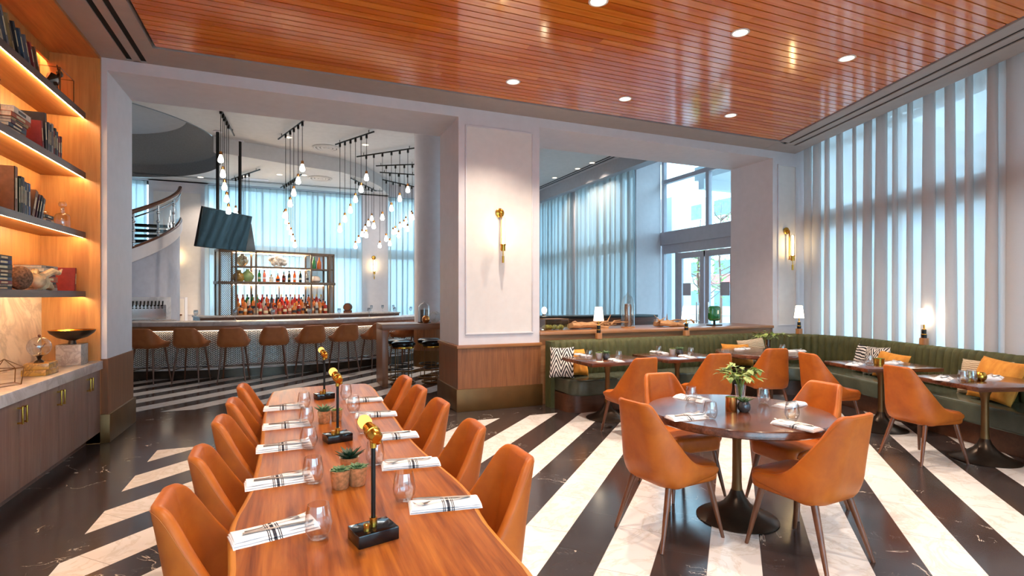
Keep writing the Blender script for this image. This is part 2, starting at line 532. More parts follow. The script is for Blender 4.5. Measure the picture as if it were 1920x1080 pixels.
def col_mat(hexc, rough=.55):
    k = 'c' + hexc
    if k not in M: M[k] = plain('paint_' + hexc.lstrip('#'), hexc, rough, var=.08, nscale=25)
    return M[k]
M['leaf'] = plain('leaf_green', '#6f8b3c', .5, var=.2, nscale=20)
M['leafpale'] = plain('pale_leaf', '#8a9c50', .5, var=.2, nscale=15)
M['succulent'] = plain('succulent_green', '#5d7a52', .5, var=.22, nscale=25)
M['aloe'] = plain('dark_succulent', '#24422f', .4, var=.25, nscale=30)
M['moss'] = plain('moss', '#8b8438', .9, var=.3, nscale=40)
M['drift'] = wood('driftwood', '#8e6038', '#d1a070', 0, 1.4, .7)
M['greenglass'] = bottle_glass('green_glass', '#0f9a4e', .4)
M['bone'] = plain('pale_bone', '#d9c29a', .6, var=.12, nscale=20)
M['fur'] = plain('brown_fur', '#7a5d48', .95, var=.3, nscale=60)
# ---------------------------------------------------------------- room shell
CZ = 4.06          # dining room ceiling
BZ = 5.1           # bar ceiling
Y0, Y1 = 6.87, 7.83    # the thick wall between dining room and bar
def winx(y): return 7.14 + .335*(y - 2.95)     # curtain line along the street windows
WU = Vector((.3176, .9482, 0)); WN = Vector((.9482, -.3176, 0))

mb = MB().box(-7, 9.3, -4.2, 18, -.2, 0)
struct('floor', mb, M['floor'])

# wall between the rooms: jamb, pillar, corner pier, beam
mb = MB()
mb.box(-2.42, -1.8, Y0, Y1, 0, 3.93)
mb.box(2.06, 3.25, Y0, Y1, 0, 3.93)
mb.box(7.72, 8.36, Y0, Y1, 0, 3.93)
mb.box(-2.42, 8.36, Y0, Y1, 3.93, BZ+.1)
mb.box(-7, -2.42, Y0+.5, Y1, 0, BZ+.1)
struct('wall_back', mb, M['wall'])
# painted panels with mouldings
def molding(n, x0, x1, z0, z1, y, mat=None, fill=True, w=.022):
    m = MB()
    for (a0, a1, c0, c1) in ((x0, x1, z1-w, z1), (x0, x1, z0, z0+w), (x0, x0+w, z0+w, z1-w), (x1-w, x1, z0+w, z1-w)):
        m.rbox(a0, a1, y-.016, y+.005, c0, c1, .004)
    t = struct('trim_%d' % n, m, M['wall'])
    if fill:
        p = MB().box(x0+w, x1-w, y-.005, y+.004, z0+w, z1-w)
        struct('panel_field', p, M['panel'], t)
molding(1, 2.15, 3.15, 1.02, 3.84, Y0)
molding(2, 7.83, 8.27, 1.02, 3.84, Y0)
# wainscot, caps and metal plinths on pillar and jamb
def cladding(n, x0, x1, y0, y1, bn):
    e = .012
    t = struct('trim_%d' % n, MB().box(x0-e, x1+e, y0-e, y1+e, .3, .84 if bn == 'pillar' else .88), M['wainscot'])
    if bn == 'pillar': struct('wainscot_cap', MB().rbox(x0-.03, x1+.03, y0-.03, y1+.03, .84, .885, .006), M['capwood'], t)
    struct('baseboard_%s' % bn, MB().rbox(x0-.035, x1+.035, y0-.035, y1+.035, 0, .3, .004), M['oldbrass'])
cladding(3, 2.06, 3.25, Y0, Y1, 'pillar')
cladding(4, -2.0, -1.8, Y0, Y1, 'jamb')
# half wall under the right opening
mb = MB().box(3.25, 7.72, Y0+.02, Y1-.02, 0, .985)
w = struct('wall_half', mb, M['ledgewood'])
struct('ledge_top', MB().rbox(3.25, 7.72, Y0-.03, Y1, .985, 1.032, .006), M['ledgewood'], w)

# left wall, rear wall
struct('wall_left', MB().box(-2.6, -2.42, -4.2, Y0+.5, 0, BZ+.1), M['wall'])
struct('wall_rear', MB().box(-2.6, 6.5, -4.2, -4.0, 3.7, CZ+.4).box(-2.6, -1.9, -4.2, -4.0, 0, 3.7).box(4.3, 6.5, -4.2, -4.0, 0, 3.7), M['wall'])  # opening made for the added daylight windows

# dining ceiling: painted border with air slots, sunken cherry slats
def edge_in(y): return winx(y) - .21       # ceiling edge in front of the curtain pocket
def edge_wood(y): return winx(y) - .93
WX0, WY1 = -1.30, 6.42
mb = MB()
SLL = [(-1.62, -1.565), (-1.49, -1.435)]
xs = [-2.42, -1.62, -1.565, -1.49, -1.435, WX0]
for a, b in ((0,1), (2,3), (4,5)):
    mb.box(xs[a], xs[b], -4.0, Y0, CZ, CZ+.065)
mb.box(-1.62, -1.435, 6.84, Y0, CZ, CZ+.09)
mb.prism([(WX0, WY1), (edge_wood(WY1), WY1), (edge_in(Y0), Y0), (WX0, Y0)], CZ, CZ+.09)
def strip(d0, d1, y0=-4.0, y1=Y0):
    return [(winx(y0)-d0, y0), (winx(y0)-d1, y0), (winx(y1)-d1, y1), (winx(y1)-d0, y1)]
mb.prism([(winx(6.5)-.95, 6.5), (winx(6.5)-.2, 6.5), (winx(Y0)-.2, Y0), (winx(Y0)-.95, Y0)], CZ-.002, CZ+.011)
for d0, d1, y1 in ((.93, .74, WY1), (.69, .56, 6.55), (.51, .21, Y0)):
    mb.prism(strip(d0, d1, -4.0, y1), CZ, CZ+.065)
mb.prism([(winx(6.42)-.74, 6.42), (winx(6.42)-.69, 6.42), (winx(6.6)-.69, 6.6), (winx(6.6)-.74, 6.6)], CZ, CZ+.09)
mb.box(-2.6, 9, -4.2, Y0, CZ+.4, CZ+.5)
ceil = struct('ceiling', mb, M['taupe'])
mb = MB().box(-1.64, -1.42, -4, 6.86, CZ+.012, CZ+.03)
mb.prism(strip(.76, .49, -4, 6.6), CZ+.012, CZ+.03)
struct('air_slot', mb, M['slot'], ceil)
mb = MB()
n = int((WY1+4)/PITCH)
for i in range(-int(4/PITCH), int(WY1/PITCH)+1):
    y0 = i*PITCH + .0065; y1 = min((i+1)*PITCH - .0065, WY1-.012)
    if y1 <= y0: continue
    xa, xb = edge_wood(y0), edge_wood(y1)
    mb.prism([(WX0+.03, y0), (xa-.02, y0), (xb-.02, y1), (WX0+.03, y1)], CZ+.012, CZ+.032)
struct('wood_slats', mb, M['slats'], ceil)
mb = MB().prism([(WX0, -4), (edge_wood(-4), -4), (edge_wood(WY1), WY1), (WX0, WY1)], CZ+.065, CZ+.075)
struct('slat_backing', mb, plain('slat_gap', '#0c0502', .9, var=0), ceil)

# bar ceiling with the round stair opening and the lower bulkhead
DC, DR = (-4.65, 14.2), 3.1
circ = [(DC[0]+DR*math.cos(2*PI*k/72), DC[1]+DR*math.sin(2*PI*k/72)) for k in range(72)]
b = bmesh.new()
# ring of quads from the opening out to the ceiling's edge
X0, X1, YA, YB = -7.8, 9.3, Y1, 18.0
def outward(x, y):
    dx, dy = x-DC[0], y-DC[1]
    t = min((X1-DC[0])/dx if dx > 1e-9 else 1e9, (X0-DC[0])/dx if dx < -1e-9 else 1e9,
            (YB-DC[1])/dy if dy > 1e-9 else 1e9, (YA-DC[1])/dy if dy < -1e-9 else 1e9)
    return (DC[0]+dx*t, DC[1]+dy*t)
angs = sorted(set([2*PI*k/72 for k in range(72)] + [math.atan2(y-DC[1], x-DC[0]) % (2*PI) for x in (X0, X1) for y in (YA, YB)]))
vi = []; vo = []
for a in angs:
    p = (DC[0]+DR*math.cos(a), DC[1]+DR*math.sin(a)); q = outward(*p)
    vi.append((p[0], p[1], BZ)); vo.append((q[0], q[1], BZ))
m = len(angs)
mb = MB().add(vi+vo, [(k, (k+1) % m, m+(k+1) % m, m+k) for k in range(m)])
mb.box(-7.8, 9.3, 7.4, 18, 6.2, 6.3)
bc = struct('ceiling_bar', mb, M['barceil'])
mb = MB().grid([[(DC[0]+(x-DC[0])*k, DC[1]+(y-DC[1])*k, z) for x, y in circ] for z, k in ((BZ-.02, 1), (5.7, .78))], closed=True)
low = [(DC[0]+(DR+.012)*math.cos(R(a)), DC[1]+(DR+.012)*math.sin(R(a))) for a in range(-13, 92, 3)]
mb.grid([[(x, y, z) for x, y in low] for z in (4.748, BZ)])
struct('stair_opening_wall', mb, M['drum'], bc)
mb = MB().prism(circ, 5.7, 5.75)
struct('stair_opening_cap', mb, M['step'], bc)
arc = [(DC[0]+(DR+.02)*math.cos(R(a)), DC[1]+(DR+.02)*math.sin(R(a))) for a in range(-12, 91, 4)]
poly = arc[::-1] + [(.18, 14.25), (1.2, 14.55), (1.9, 15.2), (2.4, 16.0), (2.9, 17.38), (-4.6, 17.38)]
# order: along the arc from far to near, then the bulkhead front, then the wall
poly = [(-4.65, 17.38)] + arc[::-1] + [(.18, 14.25), (1.2, 14.55), (1.9, 15.2), (2.4, 16.0), (2.9, 17.38)]
struct('bulkhead', MB().prism(poly, 4.75, BZ-.001), M['barceil'], bc)
# slots along the bar's outer edge
sl = MB()
sl.box(-3.8, 2.6, 16.62, 16.66, 4.746, 4.752); sl.box(-3.8, 2.6, 16.74, 16.78, 4.746, 4.752)
struct('slot_line', sl, M['slot'], bc)
# bar room walls
mb = MB()
YW = 17.4
for x0, x1 in ((-7, -5.3), (-3.62, -2.19), (2.0, 2.88), (6.2, 9.3)):
    mb.box(x0, x1, YW, YW+.3, 0, BZ+.1)
mb.box(-7, 9.3, YW, YW+.3, 4.72, BZ+.1)
struct('wall_bar_back', mb, M['wall'])
struct('wall_bar_left', MB().box(-7.2, -6.5, Y1, 18, 0, 6.3), M['wall'])
molding(5, -3.52, -2.35, 1.0, 4.45, YW)
# side wall of the lounge with its curtained windows, then the deeper entrance bay
mb = MB()
XR = 8.1
mb.box(XR, XR+.35, 14.46, 14.83, 0, BZ+.1); mb.box(XR, XR+.35, 17.0, 18, 0, BZ+.1)
mb.box(XR, XR+.35, 11.5, 17.4, 4.74, BZ+.1)
mb.box(XR, 8.86, 11.38, 11.5, 0, BZ+.1)
mb.box(8.36, 8.86, Y1-.2, Y1+.05, 0, BZ+.1)
struct('wall_lounge', mb, M['wall'])
ls = MB().box(7.55, 7.59, 8, 17, BZ-.004, BZ+.002); ls.box(7.68, 7.72, 8, 17, BZ-.004, BZ+.002)
ls.box(7.8, XR, 8, 17.4, 4.74, BZ)
struct('lounge_cornice', ls, M['step'], bc)
sl2 = MB().box(7.5, 7.54, 8, 17.2, BZ-.006, BZ+.002); sl2.box(7.62, 7.66, 8, 17.2, BZ-.006, BZ+.002)
struct('slot_line', sl2, M['slot'], bc)

M['frame'] = plain('window_frame_paint', '#b3aeb6', .45, var=.02)
M['framedark'] = plain('window_frame_bronze', '#57504c', .45, var=.03)
WN_N = [0]
def window(pts_fn, length, z0, z1, mull, transoms, depth, mat, pane_in=0, tw=.3, mw=.07):
    """glazed screen along a straight line; pts_fn(s, d) gives x,y at distance s and outward offset d"""
    WN_N[0] += 1
    f = MB()
    def bar(s0, s1, za, zb, d0=0, d1=depth):
        p = [pts_fn(s0, d0), pts_fn(s1, d0), pts_fn(s1, d1), pts_fn(s0, d1)]
        f.prism(p, za, zb)
    for s in mull: bar(s-mw/2, s+mw/2, z0, z1)
    for za, zb in transoms: bar(0, length, za, zb, -.03, depth+.03)
    bar(0, length, z0, z0+.08); bar(0, length, z1-.1, z1)
    w = struct('window_%d' % WN_N[0], f, mat)
    g = MB()
    p = [pts_fn(0, depth*.5), pts_fn(length, depth*.5), pts_fn(length, depth*.5+.008), pts_fn(0, depth*.5+.008)]
    g.prism(p, z0+.05, z1-.05)
    struct('window_pane', g, M['pane'], w)
    return w
# street windows on the right
def pf_r(s, d):
    y = -3.9 + s*WU.y
    return (winx(y) + .22*WN.x + d*WN.x, y + .22*WN.y + d*WN.y)
LR = (Y0 + .05 + 3.9)/WU.y
mls = [LR - .25 - 1.62*k for k in range(8)]
window(pf_r, LR, 0, 4.45, [x for x in mls if x > .1], [(2.72, 3.02), (4.05, 4.1)], .1, M['framedark'])
mb = MB()
p = [pf_r(0, -.25), pf_r(LR, -.25), pf_r(LR, .35), pf_r(0, .35)]
mb.prism(p, 4.45, 4.56)
mb.prism([(8.36, Y0), (8.36, Y0+.3), (8.9, Y0+.3), (9.0, Y0-.1), (8.7, Y0-.1)], 0, 4.5)
struct('wall_right', mb, M['wall'])
# unseen tall windows added behind the camera to fill the room with daylight
window(lambda s, d: (-1.9+s, -4.15+d), 6.2, 0, 3.7, [1.55, 3.1, 4.65], [(2.72, 2.82)], .1, M['framedark'])
# bar windows
window(lambda s, d: (-2.19+s, YW+.1+d), 4.19, 0, 4.72, [1.4, 2.8], [(2.72, 3.02)], .1, M['framedark'])
window(lambda s, d: (2.88+s, YW+.1+d), 3.32, 0, 4.72, [1.66], [(2.72, 3.02)], .1, M['framedark'])
window(lambda s, d: (-5.3+s, YW+.1+d), 1.68, 0, 4.72, [], [(2.72, 3.02)], .1, M['framedark'])
# lounge windows
window(lambda s, d: (XR+.1+d, 11.5+s), 2.96, 0, 4.74, [1.0, 2.0], [(2.72, 3.02)], .1, M['framedark'])
window(lambda s, d: (XR+.1+d, 14.83+s), 2.17, 0, 4.74, [1.1], [(2.72, 3.02)], .1, M['framedark'])
# entrance screen (glass doors in it)
XE = 8.9
fe = MB()
def eb(y0, y1, z0, z1, x0=XE, x1=XE+.1): fe.box(x0, x1, y0, y1, z0, z1)
eb(Y1, 11.4, 2.84, 3.17, XE-.06, XE+.16)
eb(Y1, 11.4, 2.62, 2.84, XE-.012, XE+.112)
eb(Y1, 11.4, 4.42, 4.52, XE-.01, XE+.11); eb(Y1, 11.4, BZ-.02, BZ+.1, XE-.01, XE+.11)
for y in (11.36, 9.75, 8.9):
    eb(y-.05, y+.05, 3.1, BZ)
for y in (11.36, 10.82, 8.85): eb(y-.05, y+.05, 0, 2.7)
eb(Y1, 8.85, 0, .1, XE-.01, XE+.11); eb(10.82, 11.36, 0, .1, XE-.01, XE+.11)
w6 = struct('window_%d' % (WN_N[0]+1), fe, M['frame'])
gp = MB().box(XE+.045, XE+.055, Y1, 11.36, 2.84, BZ); gp.box(XE+.045, XE+.055, 10.84, 11.36, .05, 2.64); gp.box(XE+.045, XE+.055, Y1, 8.82, .05, 2.64)
struct('window_pane', gp, M['pane'], w6)
for k, (ya, yb) in enumerate(((9.86, 10.76), (8.92, 9.82))):
    d = MB()
    d.box(XE, XE+.06, ya, ya+.13, .02, 2.6); d.box(XE, XE+.06, yb-.13, yb, .02, 2.6)
    d.box(XE-.004, XE+.064, ya, yb, .02, .27); d.box(XE-.004, XE+.064, ya, yb, 2.46, 2.6)
    do = struct('door_%d' % (k+1), d, M['frame'])
    struct('door_pane', MB().box(XE+.025, XE+.033, ya+.12, yb-.12, .26, 2.47), M['pane'], do)
    yh = ya+.17 if k == 0 else yb-.17
    hb = MB().cyl((XE-.06, yh, .9), (XE-.06, yh, 1.4), .015); hb.cyl((XE-.06, yh, .95), (XE+.02, yh, .95), .01); hb.cyl((XE-.06, yh, 1.35), (XE+.02, yh, 1.35), .01)
    struct('door_handle', hb, M['chrome'], do)
    yp = yb-.3 if k == 0 else ya+.3
    struct('door_notice', MB().box(XE+.018, XE+.022, yp-.14, yp+.14, 1.55, 1.85), M['frame'], do)

# round column in the bar
cx, cy = 2.85, 11.7
co = struct('trim_6', MB().lathe([(.34, 0), (.34, BZ)], 48, (cx, cy, 0)), M['wall'])
struct('column_cladding', MB().lathe([(.352, .36), (.352, .9), (.34, .9)], 48, (cx, cy, 0)), M['wainscot'], co)
struct('column_plinth', MB().lathe([(.365, 0), (.365, .36), (.34, .36)], 48, (cx, cy, 0)), M['oldbrass'], co)

# ---------------------------------------------------------------- curtains
def curtain(p0, p1, z0, z1, amp, wl, seed, over=.62):
    r = random.Random(seed)
    p0 = Vector((p0[0], p0[1], 0)); p1 = Vector((p1[0], p1[1], 0))
    L = (p1-p0).length; u = (p1-p0)/L; nrm = Vector((u.y, -u.x, 0))
    # pleat by pleat: width and overlap vary, each pleat folds back over itself
    cols = []; s = 0
    while s < L:
        w = min(wl*r.uniform(.65, 1.35), L-s+.001)
        A = w*over*r.uniform(.5, 1.1); dd = amp*r.uniform(.7, 1.3); dr = r.uniform(-.03, .03)
        m = 18
        for k in range(m):
            f = k/m; ph = 2*PI*f
            cols.append((s + w*f, A*math.sin(ph), dd*(math.cos(ph)-.25*math.cos(2*ph)), dr*math.sin(PI*f)))
        s += w
    nz = 7; rows = []
    for j in range(nz):
        t = j/(nz-1); z = z0 + (z1-z0)*t
        row = []
        for s_, a, d, dr in cols:
            q = p0 + u*min(L, max(0, s_ + a*(.85+.15*(1-t)) + dr*(1-t)*2)) + nrm*d*(.85+.25*(1-t))
            row.append((q.x, q.y, z))
        rows.append(row)
    return MB().grid(rows)
CG = 'sheer curtains'
yb_ = 3.32
solo('curtain', curtain((winx(yb_-.1), yb_-.1), (winx(6.86), 6.86), .03, 4.4, .045, .26, 3), M['curtain'], 'long pale sheer curtain running from the gold sconce corner past both banquette lamps', 'curtain', group=CG, ang=80)
solo('curtain', curtain((winx(-1.5)-.07, -1.5), (winx(yb_+.25)-.07, yb_+.25), .03, 4.4, .045, .27, 5), M['curtain'], 'pale sheer curtain at the far right edge, overlapping the long one', 'curtain', group=CG, ang=80)
solo('curtain', curtain((-2.25, YW-.15), (2.06, YW-.15), .03, 4.66, .05, .19, 9, .38), M['curtainbar'], 'wide pale blue pleated curtain hanging behind the backlit bottle shelves', 'curtain', group=CG, ang=80)
solo('curtain', curtain((2.84, YW-.15), (6.2, YW-.15), .03, 4.66, .05, .19, 11, .38), M['curtainbar'], 'pale blue curtain between the bar sconce and the round white column', 'curtain', group=CG, ang=80)
solo('curtain', curtain((-5.3, YW-.15), (-3.6, YW-.15), .03, 4.66, .05, .19, 12, .38), M['curtainbar'], 'narrow blue curtain seen behind the curved stair railing', 'curtain', group=CG, ang=80)
solo('curtain', curtain((XR-.12, 14.26), (XR-.12, 11.27), .03, 4.72, .05, .26, 13, .55), M['curtainbar'], 'broad pale blue curtain over the ledge beside the grey entrance pier', 'curtain', group=CG, ang=80)
solo('curtain', curtain((XR-.12, 17.05), (XR-.12, 14.6), .03, 4.72, .05, .26, 14, .55), M['curtainbar'], 'narrower pale blue curtain over the ledge right next to the big pillar', 'curtain', group=CG, ang=80)

# ---------------------------------------------------------------- outside
M['asphalt'] = plain('pavement', '#a9a6a2', .8, var=.05)
M['facade'] = plain('pale_facade', '#dfe3e6', .7, var=.03)
M['fglass'] = plain('facade_glass', '#6f93a8', .15, 0, var=.1, nscale=2)
M['canopy'] = plain('canopy_white', '#e3e8ec', .6, var=.01)
st = MB().box(-60, 90, -60, 90, -.35, -.22)
g = struct('ground', st, M['asphalt'])
def building(x0, x1, y0, y1, h, label, floors, bays, side, mat):
    t = thing('building', label, 'building', ((x0+x1)/2, (y0+y1)/2, -.22))
    cx, cy = (x0+x1)/2, (y0+y1)/2
    obj('facade', MB().box(x0-cx, x1-cx, y0-cy, y1-cy, 0, h), mat, t)
    for f in range(floors):
        for b_ in range(bays):
            za = h*(f+.3)/floors; zb = h*(f+.8)/floors
            m = MB()
            if side == 'x':
                ya = y0-cy + (y1-y0)*(b_+.2)/bays; ye = y0-cy + (y1-y0)*(b_+.8)/bays
                m.box(x0-cx-.05, x0-cx+.02, ya, ye, za, zb)
            else:
                xa = x0-cx + (x1-x0)*(b_+.2)/bays; xe = x0-cx + (x1-x0)*(b_+.8)/bays
                m.box(xa, xe, y0-cy-.05, y0-cy+.02, za, zb)
            obj('window', m, M['fglass'], t)
    return t
office = building(36, 44, 14, 52, 11, 'pale office block with blue windows seen through the glass doors', 4, 9, 'x', M['facade'])
obj('awning', MB().prism([(-5.7, -6), (-4, -6), (-4, 6), (-5.7, 6)], 2.8, 3.6), plain('coral_awning', '#d9786c', .7), office, label='coral red awning')
# entrance canopy and its clad post
cn = thing('entrance_canopy', 'white entrance canopy outside above the glass doors', 'canopy', (13.0, 12.6, 4.55))
obj('slab', MB().box(-3.2, 2.0, -6.0, -1.4, 0, .35), M['canopy'], cn)
for k in range(4):
    obj('canopy_beam', MB().box(-3.2, 2.0, -5.8+1.35*k, -5.6+1.35*k, -.25, 0), M['canopy'], cn)
solo('clad_post', MB().rbox(-.38, .38, -.42, .42, 0, 4.76, .03), M['canopy'], 'wide white clad post standing outside beside the entrance', 'post', (11.0, 13.55, -.22))
def tree(x, y, h, label, seed, leaf, spread=1.2):
    r = random.Random(seed)
    t = thing('street_tree', label, 'tree', (x, y, -.22))
    b_ = MB(); tips = []
    b_.tube([(0,0,0), (.05,0,h*.3), (-.03,.05,h*.55), (.05,0,h)], [.09,.07,.05,.012], 7)
    for k in range(16):
        z = h*r.uniform(.3, .9); a = r.uniform(0, 6.28); l = spread*r.uniform(.5, 1)*(1.15-z/h*.6)
        p1 = (l*.5*math.cos(a), l*.5*math.sin(a), z+l*.25); p2 = (l*math.cos(a+.2), l*math.sin(a+.2), z+l*.7)
        b_.tube([(0,0,z), p1, p2], [.03,.02,.006], 5)
        tips += [p1, p2]
    obj('branches', b_, M['legwood'], t)
    lf = MB()
    for p in tips:
        for k in range(12):
            q = Vector(p) + Vector((r.gauss(0,.25), r.gauss(0,.25), r.gauss(0,.25)))
            d = Vector((r.gauss(0,1), r.gauss(0,1), r.gauss(0,1))).normalized()*.09; e = d.orthogonal().normalized()*.04
            lf.add([q-d, q+e, q+d, q-e], [(0,1,2,3)])
    obj('foliage', lf, leaf, t)
tree(14.06, 15.8, 4.6, 'thin bare street tree seen through the inner glass door', 3, M['leaf'])
tree(20.7, 21.7, 6.5, 'taller street tree behind the entrance canopy', 5, M['leaf'], 1.8)
def bush(x, y, r0, label, seed):
    r = random.Random(seed)
    m = MB()
    for k in range(420):
        d = Vector((r.gauss(0,1), r.gauss(0,1), abs(r.gauss(0,1)))).normalized()*r0*r.uniform(.7, 1)
        e = Vector((r.gauss(0,1), r.gauss(0,1), r.gauss(0,1))).normalized()*.1; f = e.orthogonal().normalized()*.05
        q = Vector((d.x, d.y, d.z*.9+.05))
        m.add([q-e, q+f, q+e, q-f], [(0,1,2,3)])
    m.sphere((0,0,r0*.4), r0*.75, 10, 7, (1,1,.9))
    solo('bush', m, M['leaf'], label, 'bush', (x, y, -.22))
bush(12.7, 14.2, .75, 'green bush outside at the foot of the inner glass door', 4)
bush(13.4, 12.3, .7, 'green bush outside behind the green glass head', 6)
# ---------------------------------------------------------------- seating shell
def shell_grid(a, f, b, r, z0, zt, zarm, l0, l1, shrink, rec, th, pw=1.9):
    """tapered tub shell facing +y: half width a, front y=f, back y=-b, corner radius r"""
    Ls, Lc, Lb = f+b-r, PI*r/2, a-r
    tot = Ls+Lc+Lb
    def plan(l):           # l = distance from the middle of the back along one side
        if l < Lb: return (l, -b, 0, 1)
        if l < Lb+Lc:
            t = (l-Lb)/r
            return (a-r+r*math.sin(t), -b+r-r*math.cos(t), math.sin(t), math.cos(t))
        return (a, -b+r+(l-Lb-Lc), 1, 0)
    N = 44
    ls = [tot*i/N for i in range(-N, N+1)]
    H = []
    for l in ls:
        q = min(1, max(0, (abs(l)-l0)/(l1-l0)))
        H.append(zarm + (zt-zarm)*(1-q)**pw - .02*max(0, abs(l)-l1)/(tot-l1))
    for _ in range(5):
        H = [H[0]] + [(H[i-1]+2*H[i]+H[i+1])/4 for i in range(1, len(H)-1)] + [H[-1]]
    nz = 14
    def zb(l):
        q = max(0, (abs(l)-Lb-Lc*.6)/(Ls+Lc*.4)); e = max(0, (abs(l)-(tot-.06))/.06)
        return z0 + .04*q*q*(3-2*q) + .035*(1-math.sqrt(max(0, 1-e*e)))
    for i_, l in enumerate(ls):
        e = max(0, (abs(l)-(tot-.06))/.06)
        H[i_] -= .03*(1-math.sqrt(max(0, 1-e*e)))
    def pt(l, z, off):
        tb = (z-zb(l))/.075
        if tb < 1: off += .04*(1-math.sqrt(max(0, 1-(1-max(0, tb))**2)))
        x, y, nx, ny = plan(abs(l))
        k = max(0, (z-z0)/(zt-z0))
        x -= nx*off; y += ny*off
        x *= 1 - shrink*k - .05*(1-min(1, k*5))
        back = ny if abs(l) > 1e-9 else 1
        bk = .35 + .65*back
        y -= rec*bk*k**1.15
        y += .03*(1-min(1, k*4))*ny
        if l < 0: x = -x
        return (x, y, z)
    rows = []
    for j in range(nz):
        t = j/(nz-1)
        rows.append([pt(l, zb(l)+(h-.018-zb(l))*t**1.25, 0) for l, h in zip(ls, H)])
    rows.append([pt(l, h-.005, th*.12) for l, h in zip(ls, H)])
    rows.append([pt(l, h, th*.5) for l, h in zip(ls, H)])
    rows.append([pt(l, h-.005, th*.88) for l, h in zip(ls, H)])
    for j in range(nz):
        t = 1-j/(nz-1)
        rows.append([pt(l, zb(l)+(h-.018-zb(l))*t**1.25, max(th, .044 if t < .1 else th)) for l, h in zip(ls, H)])
    mb = MB().grid(rows, flip=True)
    n = len(ls); m = len(rows)
    # close the two front ends
    for k in (0, n-1):
        idx = [j*n+k for j in range(m)]
        mb.f.append(tuple(idx if k == 0 else idx[::-1]))
    # bottom between outer and inner edge
    for k in range(n-1):
        mb.f.append((k, k+1, (m-1)*n+k+1, (m-1)*n+k))
    bottom = None
    seam = [[pt(l, h-.014, -.0015) for l, h in zip(ls, H)], [pt(l, h-.014, th+.0015) for l, h in zip(ls, H)]]
    return mb, plan, ls, bottom, seam
def seat_mb(a, f, b, r, z0, z1, inset, shrinkbot=.05):
    pts = []
    for i in range(25):
        t = PI*i/24 if False else None
    A, B = a-inset, b-inset
    rr = max(.04, r-inset)
    fr = .07
    def arc(cx, cy, t0, t1, q, n=7):
        return [(cx+q*math.cos(t0+(t1-t0)*k/n), cy+q*math.sin(t0+(t1-t0)*k/n)) for k in range(n+1)]
    o = arc(A-fr, f-fr, 0, PI/2, fr) + arc(-A+fr, f-fr, PI/2, PI, fr) + arc(-A+rr, -B+rr, PI, 1.5*PI, rr) + arc(A-rr, -B+rr, 1.5*PI, 2*PI, rr)
    rows = []
    for z, s in ((z0, .93), (z0+.012, .985), (z0+.04, 1.0), (z1-.03, 1.0), (z1-.01, .98), (z1, .93), (z1+.006, .7), (z1+.008, .3)):
        rows.append([(x*s, y*s, z) for x, y in o])
    mb = MB().grid(rows, closed=True)
    n = len(o); m = len(rows)
    mb.f.append(tuple(range(n))[::-1]); mb.f.append(tuple((m-1)*n+k for k in range(n)))
    return mb
def leg_mb(p0, p1, r0, r1):
    return MB().tube([p0, (Vector(p0)*.5+Vector(p1)*.5), p1], [r0, (r0+r1)*.52, r1], 10)

def make_dining(label):
    t = thing('dining_chair', label, 'chair')
    sh, plan, ls, bot, seam = shell_grid(.255, .215, .25, .155, .355, .89, .485, .2, .51, .235, .09, .04)
    s = obj('shell', sh, M['leather'], t, ang=60)
    mb = MB()
    mb.tube(seam[0][4:-4], .0006, 4)
    obj('stitching', mb, M['stitch'], s)
    obj('seat', seat_mb(.255, .25, .25, .15, .36, .47, .042), M['leather'], t, ang=60)
    obj('seat_base', MB().prism([(.13,.15),(-.13,.15),(-.13,-.13),(.13,-.13)], .35, .37), M['black'], t)
    for sx in (-1, 1):
        obj('leg', leg_mb((sx*.175, .17, .36), (sx*.235, .235, 0), .021, .011), M['legwood'], t)
        obj('leg', leg_mb((sx*.16, -.16, .36), (sx*.215, -.27, 0), .021, .011), M['legwood'], t)
    return t
dining = Proto(lambda: make_dining('x'))
GC = 'tan leather dining chairs'
def chair(x, y, deg, label): return dining.place((x, y, 0), R(deg), label, GC)

LY = [2.08, 2.64, 3.27, 3.82, 4.42]
for k, y in enumerate(LY):
    chair((-.075,-.06,-.05,-.04,-.03)[k], y, -90 + (0, 2, -1, 1, 0)[k], ['tan leather chair nearest the camera on the bookcase side of the long table',
        'second tan leather chair from the camera on the bookcase side of the long table', 'middle tan leather chair on the bookcase side of the long table',
        'second farthest tan leather chair on the bookcase side of the long table', 'farthest tan leather chair on the bookcase side of the long table'][k])
RY = [2.10, 2.66, 3.29, 3.84, 4.36]
for k, y in enumerate(RY):
    chair((.59,.58,.57,.56,.56)[k], y, 90 + (0, -2, 1, 0, 1)[k], ['tan leather chair nearest the camera on the pillar side of the long table',
        'second tan leather chair from the camera on the pillar side of the long table', 'middle tan leather chair on the pillar side of the long table',
        'second farthest tan leather chair on the pillar side of the long table', 'farthest tan leather chair on the pillar side of the long table'][k])
RT = (2.875, 2.86)
chair(2.30, 2.87, -84, 'tan leather chair at the near round table with its back towards the long table')
chair(2.89, 2.33, 5, 'tan leather chair nearest the camera at the near round table, its back to us')
chair(2.88, 3.45, 176, 'tan leather chair on the far side of the near round table, by the banquette')
chair(3.46, 2.88, 88, 'tan leather chair at the near round table on the side of the street curtains')
chair(3.51, 5.04, -2, 'tan leather chair at the square banquette table next to the pillar')
chair(4.60, 5.05, -13, 'tan leather chair at the middle square table of the straight banquette')
chair(5.72, 5.22, -20, 'tan leather chair seen from straight behind at the round table in the banquette corner')
chair(5.80, 4.36, -102, 'tan leather chair at the street-side table with the chevron cushions behind it')
chair(5.56, 3.23, -100, 'tan leather chair at the square table nearest the right edge')

